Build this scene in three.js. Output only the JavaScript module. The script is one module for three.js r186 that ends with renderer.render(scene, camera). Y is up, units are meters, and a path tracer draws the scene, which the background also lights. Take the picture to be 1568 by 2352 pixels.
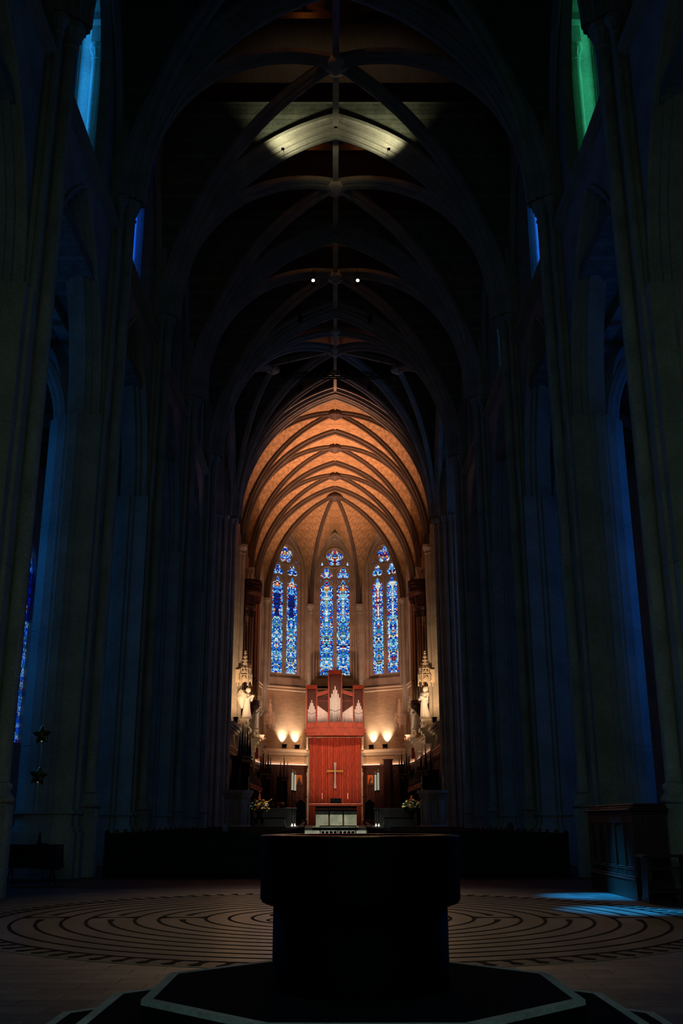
import * as THREE from 'three';
import { mergeGeometries, mergeVertices } from 'three/addons/utils/BufferGeometryUtils.js';
import { RoundedBoxGeometry } from 'three/addons/geometries/RoundedBoxGeometry.js';
import { MarchingCubes } from 'three/addons/objects/MarchingCubes.js';
import { RectAreaLightUniformsLib } from 'three/addons/lights/RectAreaLightUniformsLib.js';

// ---------------------------------------------------------------- camera, exposure, large lights
const scene = new THREE.Scene();
const renderer = new THREE.WebGLRenderer();
renderer.toneMapping = THREE.LinearToneMapping;
renderer.toneMappingExposure = 1.0;
renderer.shadowMap.enabled = true;
RectAreaLightUniformsLib.init();
const rad = THREE.MathUtils.degToRad;
const camera = new THREE.PerspectiveCamera(54.42, 1568 / 2352, 0.1, 300);
camera.position.set(-0.07, 1.45, 0);
camera.rotation.set(rad(17.22), 0, 0);
camera.setViewOffset(1568, 2352, 17, 0, 1568, 2352);
scene.background = new THREE.Color(0x000000);

// distances are written as Z = metres in front of the west end station (world z = -Z)
const V = (x, y, Z) => new THREE.Vector3(x, y, -Z);
function spot(x, y, Z, tx, ty, tZ, color, cd, angleDeg, pen = 0.8, radius = 5) {
  const l = new THREE.SpotLight(color, cd, 0, rad(angleDeg), pen, 2);
  l.position.copy(V(x, y, Z)); l.target.position.copy(V(tx, ty, tZ));
  l.castShadow = true; l.shadow.radius = radius; l.shadow.mapSize.set(1024, 1024);
  scene.add(l, l.target); return l;
}
function area(x, y, Z, tx, ty, tZ, w, h, color, nits) {
  const l = new THREE.RectAreaLight(color, nits, w, h);
  l.position.copy(V(x, y, Z)); l.lookAt(V(tx, ty, tZ)); scene.add(l); return l;
}
// daylight through the great west window, behind the visitor
area(0, 6, -2.6, 0, 6, 30, 7, 7, 0xa0d2cc, 1.35);
// daylight through the blue aisle windows: left and right, one for each pier bay
for (const [s, Z, c, n] of [[-1, 26.9, 0x0c80ff, 2.0], [1, 26.9, 0x0c6cff, 2.2], [-1, 34.8, 0x3f90a0, 0.15], [1, 34.8, 0x3f8498, 0.1], [-1, 42.9, 0x3f90a0, 0.15], [-1, 19.2, 0x2f8ce0, 0.4]])
  area(s * 13.2, 8.8, Z, s * 8, 8.8, Z, 1.7, 8.2, c, n);
// narrow clerestory lancets beside the east jamb of each bay
for (const [s, Z, c, n] of [[-1, 27.55, 0x1f84e0, 8], [1, 27.55, 0x2fb890, 5], [-1, 35.45, 0x1450f0, 12], [1, 35.45, 0x1a62e8, 8], [1, 43.55, 0x2a80e0, 5], [-1, 43.55, 0x1848c0, 0.2]])
  area(s * 8.78, 25.2, Z + 0.1, s * 8.2, 25.2, Z + 0.1, 0.5, 6.2, c, n);
// transept windows
area(15.2, 14, 58.5, 0, 14, 62, 5, 12, 0x3a86e0, 1.1);
area(-15.2, 14, 58.5, 0, 14, 62, 5, 12, 0x8a8890, 0.35);
// two sunlit panes of the north clerestory throw a blue pool on the floor by the booth
spot(-8.6, 25.0, 25.4, 5.3, 0, 21.4, 0x149cff, 17000, 2.5, 0.9, 4);
spot(-8.6, 25.0, 22.6, 4.85, 0, 18.0, 0x149cff, 13000, 2.3, 0.9, 4);

// ---------------------------------------------------------------- helpers
let seed = 12345;
function rnd() { seed = (seed * 1664525 + 1013904223) >>> 0; return seed / 4294967296; }
const R = (a, b) => a + (b - a) * rnd();
function hash2(x, y, s = 0) { let h = (x * 374761393 + y * 668265263 + s * 974711) | 0; h = Math.imul(h ^ (h >>> 13), 1274126177); h ^= h >>> 16; return (h >>> 0) / 4294967296; }
function vnoise(x, y, per, s = 0) {
  const xi = Math.floor(x), yi = Math.floor(y), fx = x - xi, fy = y - yi;
  const u = fx * fx * (3 - 2 * fx), v = fy * fy * (3 - 2 * fy), m = (a) => ((a % per) + per) % per;
  const a = hash2(m(xi), m(yi), s), b = hash2(m(xi + 1), m(yi), s), c = hash2(m(xi), m(yi + 1), s), d = hash2(m(xi + 1), m(yi + 1), s);
  return a + (b - a) * u + (c - a) * v + (a - b - c + d) * u * v;
}
function fbm(u, v, f, o = 4, s = 0) { let a = 0, w = 0.5, t = 0; for (let i = 0; i < o; i++) { a += w * vnoise(u * f, v * f, f, s + i); t += w; w *= 0.5; f *= 2; } return a / t; }
function makeTex(w, h, fn, srgb = true, rep = [1, 1]) {
  const d = new Uint8Array(w * h * 4);
  for (let y = 0; y < h; y++) for (let x = 0; x < w; x++) {
    const c = fn((x + 0.5) / w, (y + 0.5) / h, x, y), i = (y * w + x) * 4;
    for (let k = 0; k < 3; k++) d[i + k] = Math.max(0, Math.min(255, Math.round(c[k] * 255)));
    d[i + 3] = 255;
  }
  const t = new THREE.DataTexture(d, w, h, THREE.RGBAFormat);
  t.wrapS = t.wrapT = THREE.RepeatWrapping; t.magFilter = THREE.LinearFilter; t.minFilter = THREE.LinearMipmapLinearFilter; t.generateMipmaps = true;
  if (srgb) t.colorSpace = THREE.SRGBColorSpace; t.repeat.set(rep[0], rep[1]); t.needsUpdate = true; return t;
}
function worldUV(g) {
  const p = g.attributes.position, n = g.attributes.normal, uv = new Float32Array(p.count * 2);
  for (let i = 0; i < p.count; i += 3) {
    let nx = 0, ny = 0, nz = 0; for (let k = 0; k < 3; k++) { nx += Math.abs(n.getX(i + k)); ny += Math.abs(n.getY(i + k)); nz += Math.abs(n.getZ(i + k)); }
    for (let k = 0; k < 3; k++) {
      const x = p.getX(i + k), y = p.getY(i + k), z = p.getZ(i + k); let a, b;
      if (ny > nx && ny > nz) { a = x; b = z; } else if (nx > nz) { a = z; b = y; } else { a = x; b = y; }
      uv[(i + k) * 2] = a; uv[(i + k) * 2 + 1] = b;
    }
  }
  g.setAttribute('uv', new THREE.BufferAttribute(uv, 2)); return g;
}
function merged(geos, keepUV) {
  const list = (Array.isArray(geos) ? geos : [geos]).map((g) => {
    const q = g.index ? g.toNonIndexed() : g.clone();
    for (const k of Object.keys(q.attributes)) if (!['position', 'normal', 'uv'].includes(k)) q.deleteAttribute(k);
    if (!q.attributes.uv) q.setAttribute('uv', new THREE.BufferAttribute(new Float32Array(q.attributes.position.count * 2), 2));
    if (!q.attributes.normal) q.computeVertexNormals();
    q.morphAttributes = {}; q.clearGroups(); return q;
  });
  const g = list.length === 1 ? list[0] : mergeGeometries(list, false);
  return keepUV ? g : worldUV(g);
}
function mesh(name, geos, mat, parent = scene, keepUV = false) {
  const m = new THREE.Mesh(merged(geos, keepUV), mat); m.name = name; m.castShadow = m.receiveShadow = true; parent.add(m); return m;
}
function raw(name, geo, mat, parent) { const m = new THREE.Mesh(geo, mat); m.name = name; m.castShadow = m.receiveShadow = true; parent.add(m); return m; }
const used = {};
function numbered(n) { if (used[n] === undefined) { used[n] = 0; return n; } used[n]++; return n + '_' + String(used[n]).padStart(3, '0'); }
function thing(name, label, category, pos = [0, 0, 0], turn = 0, group) {
  const o = new THREE.Group(); o.name = numbered(name); o.position.copy(V(pos[0], pos[1], pos[2])); o.rotation.y = turn; scene.add(o);
  o.userData = { label, category }; if (group) o.userData.group = group; return o;
}
function struct(name, label, category) {
  const o = new THREE.Group(); o.name = numbered(name); scene.add(o); o.userData = { label, category, kind: 'structure' }; return o;
}
function dup(src, label, pos, turn = 0) {
  const o = src.clone(); o.name = numbered(src.name.replace(/_\d\d\d$/, '')); o.userData = { ...src.userData, label };
  o.position.copy(V(pos[0], pos[1], pos[2])); o.rotation.y = turn; scene.add(o); return o;
}
// box from min/max in x, y and distance Z
function bx(x0, x1, y0, y1, Z0, Z1) { const g = new THREE.BoxGeometry(Math.abs(x1 - x0), Math.abs(y1 - y0), Math.abs(Z1 - Z0)); g.translate((x0 + x1) / 2, (y0 + y1) / 2, -(Z0 + Z1) / 2); return g; }
// local box: centre and size
function lb(cx, cy, cz, w, h, d, r = 0) { const g = r ? new RoundedBoxGeometry(w, h, d, 2, r) : new THREE.BoxGeometry(w, h, d); g.translate(cx, cy, cz); return g; }
function cyl(x, y0, y1, z, r0, r1 = r0, seg = 14) { const g = new THREE.CylinderGeometry(r1, r0, y1 - y0, seg); g.translate(x, (y0 + y1) / 2, z); return g; }
function lathe(pts, seg = 20, x = 0, y = 0, z = 0) { const g = new THREE.LatheGeometry(pts.map((p) => new THREE.Vector2(p[0], p[1])), seg); g.translate(x, y, z); return g; }
function ball(x, y, z, r, sx = 1, sy = 1, sz = 1, seg = 10) { const g = new THREE.SphereGeometry(r, seg, Math.max(6, seg - 2)); g.scale(sx, sy, sz); g.translate(x, y, z); return g; }
function bar(a, b, r, seg = 8, r2 = r) { // rod between two points (local coords [x,y,z])
  const A = new THREE.Vector3(...a), B = new THREE.Vector3(...b), d = B.clone().sub(A), g = new THREE.CylinderGeometry(r2, r, d.length(), seg);
  g.applyQuaternion(new THREE.Quaternion().setFromUnitVectors(new THREE.Vector3(0, 1, 0), d.clone().normalize())); g.translate(...A.add(B).multiplyScalar(0.5).toArray()); return g;
}
function beam(a, b, w, h) { // rectangular beam between points
  const A = new THREE.Vector3(...a), B = new THREE.Vector3(...b), d = B.clone().sub(A), g = new THREE.BoxGeometry(w, h, d.length());
  const m = new THREE.Matrix4().lookAt(B, A, Math.abs(d.clone().normalize().y) > 0.99 ? new THREE.Vector3(1, 0, 0) : new THREE.Vector3(0, 1, 0));
  g.applyMatrix4(m); g.translate(...A.add(B).multiplyScalar(0.5).toArray()); return g;
}
function prism(pts, depth, bevel = 0) { // outline [[x,y]] extruded along +z
  const s = new THREE.Shape(pts.map((p) => new THREE.Vector2(p[0], p[1])));
  return new THREE.ExtrudeGeometry(s, { depth, bevelEnabled: bevel > 0, bevelSize: bevel, bevelThickness: bevel, bevelSegments: 2, steps: 1 });
}
function plan(pts, y0, y1) { // outline [[x,Z]] standing from y0 to y1
  const s = new THREE.Shape(pts.map((p) => new THREE.Vector2(p[0], p[1])));
  const g = new THREE.ExtrudeGeometry(s, { depth: y1 - y0, bevelEnabled: false }); g.rotateX(-Math.PI / 2); g.translate(0, y0, 0); return g;
}
// sweep a closed profile [[u,v]] (u sideways, v towards the inside of the curve) along half a two-centred arch
function arcPts(p0, p1, seg) {
  const dx = p1.x - p0.x, dz = p1.z - p0.z, s = Math.hypot(dx, dz), rise = p1.y - p0.y, d = new THREE.Vector3(dx / s, 0, dz / s);
  const Rr = (rise * rise + s * s) / (2 * s), th = Math.atan2(rise, Rr - s), out = [];
  for (let i = 0; i <= seg; i++) {
    const t = th * i / seg, c = Math.cos(t), q = Math.sin(t);
    out.push({ p: new THREE.Vector3(p0.x + d.x * Rr * (1 - c), p0.y + Rr * q, p0.z + d.z * Rr * (1 - c)), n: new THREE.Vector3(d.x * c, -q, d.z * c), b: new THREE.Vector3(-d.z, 0, d.x) });
  }
  return out;
}
function rib(p0, p1, profile, seg = 20) { return sweepF(arcPts(p0, p1, seg), profile); }
function sweepF(fr, profile) {
  const pos = [], idx = [], np = profile.length; let base = 0;
  for (let e = 0; e < np; e++) {
    const a = profile[e], b = profile[(e + 1) % np];
    for (const f of fr) for (const q of [a, b]) pos.push(f.p.x + f.b.x * q[0] + f.n.x * q[1], f.p.y + f.b.y * q[0] + f.n.y * q[1], f.p.z + f.b.z * q[0] + f.n.z * q[1]);
    for (let i = 0; i < fr.length - 1; i++) { const k = base + i * 2; idx.push(k, k + 1, k + 2, k + 1, k + 3, k + 2); }
    base += fr.length * 2;
  }
  const g = new THREE.BufferGeometry(); g.setAttribute('position', new THREE.Float32BufferAttribute(pos, 3)); g.setIndex(idx); g.computeVertexNormals(); return g;
}
// ruled surface between two frame lists; uv in metres
function ruled(A, B, n = 6) {
  const pos = [], uv = [], idx = []; let len = 0; const m = A.length;
  for (let i = 0; i < m; i++) {
    if (i) len += (A[i].p.distanceTo(A[i - 1].p) + B[i].p.distanceTo(B[i - 1].p)) / 2;
    const w = A[i].p.distanceTo(B[i].p);
    for (let j = 0; j <= n; j++) { const q = A[i].p.clone().lerp(B[i].p, j / n); pos.push(q.x, q.y, q.z); uv.push(len, w * j / n); }
  }
  for (let i = 0; i < m - 1; i++) for (let j = 0; j < n; j++) { const k = i * (n + 1) + j; idx.push(k, k + 1, k + n + 1, k + 1, k + n + 2, k + n + 1); }
  const g = new THREE.BufferGeometry(); g.setAttribute('position', new THREE.Float32BufferAttribute(pos, 3)); g.setAttribute('uv', new THREE.Float32BufferAttribute(uv, 2)); g.setIndex(idx); g.computeVertexNormals(); return g;
}
// points of a pointed-arch outline, from left foot over the apex to the right foot
function archOutline(hs, y0, rise, seg = 12, cx = 0) {
  const Rr = (rise * rise + hs * hs) / (2 * hs), th = Math.atan2(rise, Rr - hs), o = [];
  for (let i = 0; i <= seg; i++) { const t = th * i / seg; o.push([cx - hs + Rr * (1 - Math.cos(t)), y0 + Rr * Math.sin(t)]); }
  for (let i = seg - 1; i >= 0; i--) { const t = th * i / seg; o.push([cx + hs - Rr * (1 - Math.cos(t)), y0 + Rr * Math.sin(t)]); }
  return o;
}
const vec2 = (a) => a.map((p) => new THREE.Vector2(p[0], p[1]));
// signed-distance bodies meshed with marching cubes
const smin = (a, b, k) => { const h = Math.max(0, Math.min(1, 0.5 + 0.5 * (b - a) / k)); return b + (a - b) * h - k * h * (1 - h); };
function cap(p, a, b, ra, rb) {
  const bx_ = b[0] - a[0], by = b[1] - a[1], bz = b[2] - a[2], px = p[0] - a[0], py = p[1] - a[1], pz = p[2] - a[2];
  const h = Math.max(0, Math.min(1, (px * bx_ + py * by + pz * bz) / (bx_ * bx_ + by * by + bz * bz + 1e-9)));
  return Math.hypot(px - bx_ * h, py - by * h, pz - bz * h) - (ra + (rb - ra) * h);
}
function ell(p, c, r) { const x = (p[0] - c[0]) / r[0], y = (p[1] - c[1]) / r[1], z = (p[2] - c[2]) / r[2], k = Math.hypot(x, y, z); return (k - 1) * Math.min(r[0], r[1], r[2]); }
function sdfGeo(fn, c, half, res) {
  const mc = new MarchingCubes(res, new THREE.MeshBasicMaterial(), false, false, 60000); mc.isolation = 0;
  const hs = mc.halfsize, sz = mc.size;
  for (let k = 0; k < sz; k++) for (let j = 0; j < sz; j++) for (let i = 0; i < sz; i++)
    mc.field[i + j * sz + k * sz * sz] = -fn([c[0] + (i - hs) / hs * half, c[1] + (j - hs) / hs * half, c[2] + (k - hs) / hs * half]);
  mc.update();
  const n = mc.count, g = new THREE.BufferGeometry(), P = new Float32Array(n * 3), N = new Float32Array(n * 3);
  for (let i = 0; i < n * 3; i++) { P[i] = c[i % 3] + mc.positionArray[i] * half; N[i] = mc.normalArray[i]; }
  g.setAttribute('position', new THREE.BufferAttribute(P, 3)); g.setAttribute('normal', new THREE.BufferAttribute(N, 3));
  g.deleteAttribute('normal'); let q = mergeVertices(g, 1e-4); q.computeVertexNormals(); return q;
}

// ---------------------------------------------------------------- materials
const concreteTex = makeTex(512, 512, (u, v) => { const n = fbm(u, v, 6, 5, 1), g = fbm(u, v, 128, 2, 7), s = fbm(u * 1, v * 1, 3, 3, 17); let k = 0.74 + (n - 0.5) * 0.22 + (g - 0.5) * 0.16 + (s - 0.5) * 0.14; return [k, k * 0.975, k * 0.92]; }, true, [0.3, 0.3]);
const boardTex = makeTex(512, 512, (u, v) => { const row = Math.floor(v * 8), f = v * 8 - row; let k = 0.7 + (hash2(row, 3) - 0.5) * 0.16 + (fbm(u, v, 8, 4, 3) - 0.5) * 0.3; if (f < 0.05) k *= 0.55; const px = hash2(Math.floor(u * 64), Math.floor(v * 64), 5); if (px > 0.985) k *= 0.5; return [k, k * 0.98, k * 0.9]; }, true, [0.5, 0.5]);
const vaultTex = makeTex(512, 512, (u, v) => { // coursed acoustic tile, 8 courses of staggered blocks over 2.4 m
  const row = Math.floor(v * 8), fv = v * 8 - row, uu = u * 4 + (row % 2) * 0.5, col = Math.floor(uu), fu = uu - col; let k = 0.72 + (hash2(col % 4, row, 9) - 0.5) * 0.2 + (fbm(u, v, 16, 3, 4) - 0.5) * 0.14;
  if (fv < 0.05 || fu < 0.025) k *= 0.72; return [k, k * 0.9, k * 0.74]; }, true, [0.8, 0.8]);
const wallTex = makeTex(512, 512, (u, v) => { // thin coursed acoustic wall tile
  const row = Math.floor(v * 16), fv = v * 16 - row, uu = u * 3 + hash2(row, 1, 4), col = Math.floor(uu), fu = uu - col; let k = 0.76 + (hash2(((col % 3) + 3) % 3, row, 21) - 0.5) * 0.07 + (fbm(u, v, 24, 3, 8) - 0.5) * 0.12 + (fbm(u * 0.12, v, 64, 2, 19) - 0.5) * 0.12;
  if (fv < 0.12) k *= 0.86; if (fu < 0.012) k *= 0.95; return [k, k * 0.93, k * 0.8]; }, true, [0.5, 0.5]);
const woodTex = makeTex(512, 512, (u, v) => { const n = fbm(u, v, 4, 3, 2), g = fbm(u * 1, v * 0.06, 64, 3, 6), k = 0.62 + (g - 0.5) * 0.42 + (n - 0.5) * 0.16; return [k, k * 0.94, k * 0.86]; }, true, [0.8, 0.8]);
const slabTex = makeTex(512, 512, (u, v) => { const n = fbm(u, v, 5, 5, 12), g = fbm(u, v, 100, 2, 13), k = 0.72 + (n - 0.5) * 0.3 + (g - 0.5) * 0.2; return [k, k * 0.98, k * 0.94]; }, true, [0.5, 0.5]);
const pavingTex = makeTex(512, 512, (u, v) => { const row = Math.floor(v * 16), fv = v * 16 - row, uu = u * 8 + (row % 2) * 0.5, col = Math.floor(uu), fu = uu - col; let k = 0.62 + (hash2(col % 8, row, 31) - 0.5) * 0.3 + (fbm(u, v, 60, 2, 13) - 0.5) * 0.16; if (fv < 0.03 || fu < 0.015) k *= 0.7; return [k, k * 0.985, k * 0.95]; }, true, [1 / 4.8, 1 / 4.8]);
const clothTex = makeTex(256, 256, (u, v) => { const k = 0.7 + (fbm(u, v, 80, 2, 3) - 0.5) * 0.3 + (fbm(u, v * 0.1, 24, 3, 5) - 0.5) * 0.3; return [k, k, k]; }, true, [1, 1]);
const S = (o) => new THREE.MeshStandardMaterial(o);
const PH = (o) => new THREE.MeshPhysicalMaterial(o);
const M = {
  stone: S({ color: 0xe6ded0, map: concreteTex, bumpMap: concreteTex, bumpScale: 0.012, roughness: 0.92 }),
  board: S({ color: 0xaeb0a2, map: boardTex, bumpMap: boardTex, bumpScale: 0.02, roughness: 0.95 }),
  vault: S({ color: 0xdcc6a4, map: vaultTex, bumpMap: vaultTex, bumpScale: 0.012, roughness: 0.9 }),
  wallTile: S({ color: 0xd8c3b0, map: wallTex, bumpMap: wallTex, bumpScale: 0.012, roughness: 0.9 }),
  ribStone: S({ color: 0x7a6d60, map: concreteTex, bumpMap: concreteTex, bumpScale: 0.008, roughness: 0.92 }),
  bossWood: S({ color: 0x45372a, roughness: 0.7 }),
  marble: S({ color: 0xd9d2c6, roughness: 0.62, bumpMap: concreteTex, bumpScale: 0.004 }),
  carved: S({ color: 0xd9c9ae, roughness: 0.85 }),
  darkWood: S({ color: 0x642c1a, map: woodTex, bumpMap: woodTex, bumpScale: 0.003, roughness: 0.45 }),
  stallWood: S({ color: 0x331a12, map: woodTex, bumpMap: woodTex, bumpScale: 0.003, roughness: 0.5 }),
  pewWood: PH({ color: 0x160d09, map: woodTex, roughness: 0.55, specularIntensity: 0.4 }),
  redWood: S({ color: 0xd2501c, map: woodTex, roughness: 0.48 }),
  roofWood: S({ color: 0x5a3a20, map: woodTex, roughness: 0.8 }),
  slatWood: S({ color: 0x7a2f16, map: woodTex, roughness: 0.6 }),
  pipe: S({ color: 0xe2e4e6, metalness: 0.35, roughness: 0.4 }),
  pipeWarm: S({ color: 0xb98f68, metalness: 0.5, roughness: 0.42 }),
  brass: S({ color: 0xc8a050, metalness: 1, roughness: 0.3 }),
  silver: S({ color: 0xdedad0, metalness: 1, roughness: 0.28 }),
  black: S({ color: 0x090909, roughness: 0.6, metalness: 1 }),
  iron: S({ color: 0x15161a, roughness: 0.4, metalness: 0.6 }),
  font: S({ color: 0x0b0b0c, roughness: 0.66, metalness: 1 }),
  bronze: S({ color: 0x9a6a3c, roughness: 0.16, metalness: 1 }),
  water: PH({ color: 0x0a0d10, roughness: 0.03 }),
  curtain: S({ color: 0xc4492f, map: clothTex, roughness: 0.9 }),
  candle: S({ color: 0xf2ead6, roughness: 0.6 }),
  altarPanel: S({ color: 0xcfd2c0, roughness: 0.8, map: slabTex }),
  slab: [0x6d6a64, 0x5a5853, 0x7b7770, 0x4d4c49].map((c) => S({ color: c, map: slabTex, bumpMap: slabTex, bumpScale: 0.002, roughness: 0.5 })),
  paving: S({ color: 0x8a867d, map: pavingTex, roughness: 0.42 }),
  terrazzo: PH({ color: 0xb0a596, map: slabTex, roughness: 0.28, specularIntensity: 0.9 }),
  inlay: PH({ color: 0x0b0a08, roughness: 0.9, specularIntensity: 0.1 }),
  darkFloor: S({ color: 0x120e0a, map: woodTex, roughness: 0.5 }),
  carpet: PH({ color: 0x0b0c0c, roughness: 0.95, specularIntensity: 0.15 }),
  edge: S({ color: 0xeef2f2, map: slabTex, roughness: 0.6 }),
  blackCloth: S({ color: 0x050506, roughness: 0.95 }),
  foil: S({ color: 0xb58a3a, metalness: 1, roughness: 0.16 }),
  leaf: S({ color: 0x2a4a22, roughness: 0.7, side: THREE.DoubleSide }),
  lamp: S({ color: 0x000000, emissive: 0xffe2c0, emissiveIntensity: 6 }),
  strip: S({ color: 0xffe8dd, emissive: 0xffd9c8, emissiveIntensity: 1.6 }),
};
M.stone.userData = {};

// ---------------------------------------------------------------- key levels of the building
const ZP = [-3.0, 4.95, 12.9, 20.85, 28.55, 36.45, 44.55, 52.6, 64.5];   // pier stations
const XN = 6.8, YC = 21.0, YA = 30.2, YSTR = 19.75, YARC = 13.1;
const ZC = [64.5, 71.4, 78.4, 85.0];                                  // choir stations
const XC = 6.95;
const APSE = [[-7.0, 85.0], [-6.55, 90.5], [-2.4, 93.2], [2.4, 93.2], [6.55, 90.5], [7.0, 85.0]];
const mir = (s, a) => s < 0 ? a.map(([x, z]) => [-x, z]).reverse() : a;

// ---------------------------------------------------------------- floor
{
  const f = struct('floor', 'grey stone cathedral floor with round labyrinth inlay', 'floor');
  mesh('paving', bx(-16, 16, -0.4, -0.004, -4, 23.8), M.paving, f);
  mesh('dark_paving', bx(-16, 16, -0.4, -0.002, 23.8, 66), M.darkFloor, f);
  // individual slabs in the foreground, round the labyrinth
  const g1 = new RoundedBoxGeometry(0.594, 0.03, 0.294, 1, 0.004), LZ = 16.7;
  for (let r = 0; r < 26; r++) for (let c = -12; c < 12; c++) {
    const Z = 7.6 + r * 0.3, x = (c + (r % 2) * 0.5) * 0.6 + 0.3;
    if (Math.hypot(x, Z - LZ) < 5.55 || Math.abs(x) > (Z * 0.955 - 0.2) * 0.37 + 0.3) continue;
    if (Math.abs(x - 0.1) < 2.0 && Z < 8.4) continue;
    const t = raw('floor_slab', g1, M.slab[Math.floor(rnd() * 4)], f); t.position.copy(V(x, -0.0145 + rnd() * 0.002, Z));
  }
  // labyrinth
  const lab = new THREE.Group(); lab.name = 'labyrinth'; f.add(lab); lab.position.copy(V(0.02, 0, LZ)); lab.userData.label = 'eleven circuit labyrinth of pale terrazzo with dark lines';
  const disc = new THREE.CylinderGeometry(5.72, 5.72, 0.02, 120); disc.translate(0, -0.003, 0);
  mesh('terrazzo_disc', disc, M.terrazzo, lab);
  const flat = (shape) => { const g = new THREE.ExtrudeGeometry(shape, { depth: 0.004, bevelEnabled: false, curveSegments: 10 }); g.rotateX(-Math.PI / 2); g.translate(0, 0.0072, 0); return g; };
  const arcBand = (r, a0, a1, w, taper) => {
    const n = Math.max(8, Math.ceil(Math.abs(a1 - a0) * 22)), o = [], q = [];
    for (let i = 0; i <= n; i++) { const a = a0 + (a1 - a0) * i / n, e = Math.min((a - a0), (a1 - a)) * r, ww = (w + taper * Math.max(0, 1 - e / 0.55) * 0.06) / 2; o.push([(r + ww) * Math.cos(a), (r + ww) * Math.sin(a)]); q.push([(r - ww) * Math.cos(a), (r - ww) * Math.sin(a)]); }
    return flat(new THREE.Shape(vec2(o.concat(q.reverse()))));
  };
  const r0 = 1.36, sp = (5.28 - r0) / 11, ring = (i) => 5.28 - i * sp, w = 0.052, PI = Math.PI;
  const axes = [0, PI / 2, PI];                                  // right, far, left
  const bars = [[[1, 3], [4, 6], [7, 9]], [[2, 4], [5, 7], [8, 10]], [[1, 3], [4, 6], [7, 9]]];
  for (let i = 0; i <= 11; i++) {
    const r = ring(i), cuts = [];
    if (i > 0 && i < 11) axes.forEach((a, k) => { if (bars[k].some((b) => i === b[0] + 1)) cuts.push([a, 0.34 / r]); });
    if (i > 0) cuts.push([-PI / 2, 0.36 / r]); else cuts.push([-PI / 2 - 0.035, 0.34 / r]);
    cuts.sort((a, b) => a[0] - b[0]);
    if (!cuts.length) { mesh('labyrinth_line', arcBand(r, 0, 2 * PI, w, 0), M.inlay, lab); continue; }
    for (let k = 0; k < cuts.length; k++) {
      const c = cuts[k], d = cuts[(k + 1) % cuts.length], a0 = c[0] + c[1], a1 = d[0] - d[1] + (k === cuts.length - 1 ? 2 * PI : 0);
      mesh('labyrinth_line', arcBand(r, a0, a1, w, i ? 1 : 0), M.inlay, lab);
    }
  }
  axes.forEach((a, k) => bars[k].forEach(([i, j]) => { // the double axe shapes that close two circuits
    const ra = ring(i), rb = ring(j), c = [];
    for (let t = 0; t <= 20; t++) { const r = ra + (rb - ra) * t / 20, h = 0.035 + 0.2 * Math.pow(Math.abs(t / 10 - 1), 4); c.push([r, h]); }
    const o = c.map(([r, h]) => [r, h]).concat(c.map(([r, h]) => [r, -h]).reverse()).map(([x, y]) => [x * Math.cos(a) - y * Math.sin(a), x * Math.sin(a) + y * Math.cos(a)]);
    mesh('labyrinth_turn', flat(new THREE.Shape(vec2(o))), M.inlay, lab);
  }));
  const pts = []; for (let k = 0; k <= 6; k++) { } // rosette
  for (let k = 0; k < 6; k++) { const a = k * PI / 3 + PI / 6; mesh('rosette_petal', arcBand(0.36, 0.5, 2 * PI - 0.5, 0.05, 0).rotateY(a + PI).translate(0.85 * Math.cos(a), 0, -0.85 * Math.sin(a)), M.inlay, lab); }
  const teeth = []; for (let k = 0; k < 112; k++) { // lunations round the rim
    const a = k * 2 * PI / 112, o = [[5.3, -0.055], [5.44, -0.03], [5.6, -0.075], [5.66, 0], [5.6, 0.075], [5.44, 0.03], [5.3, 0.055]].map(([x, y]) => [x * Math.cos(a) - y * Math.sin(a), x * Math.sin(a) + y * Math.cos(a)]);
    teeth.push(flat(new THREE.Shape(vec2(o))));
  }
  const tm = mesh('lunation_teeth', teeth, M.inlay, lab); tm.userData.kind = 'stuff';
}

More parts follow.
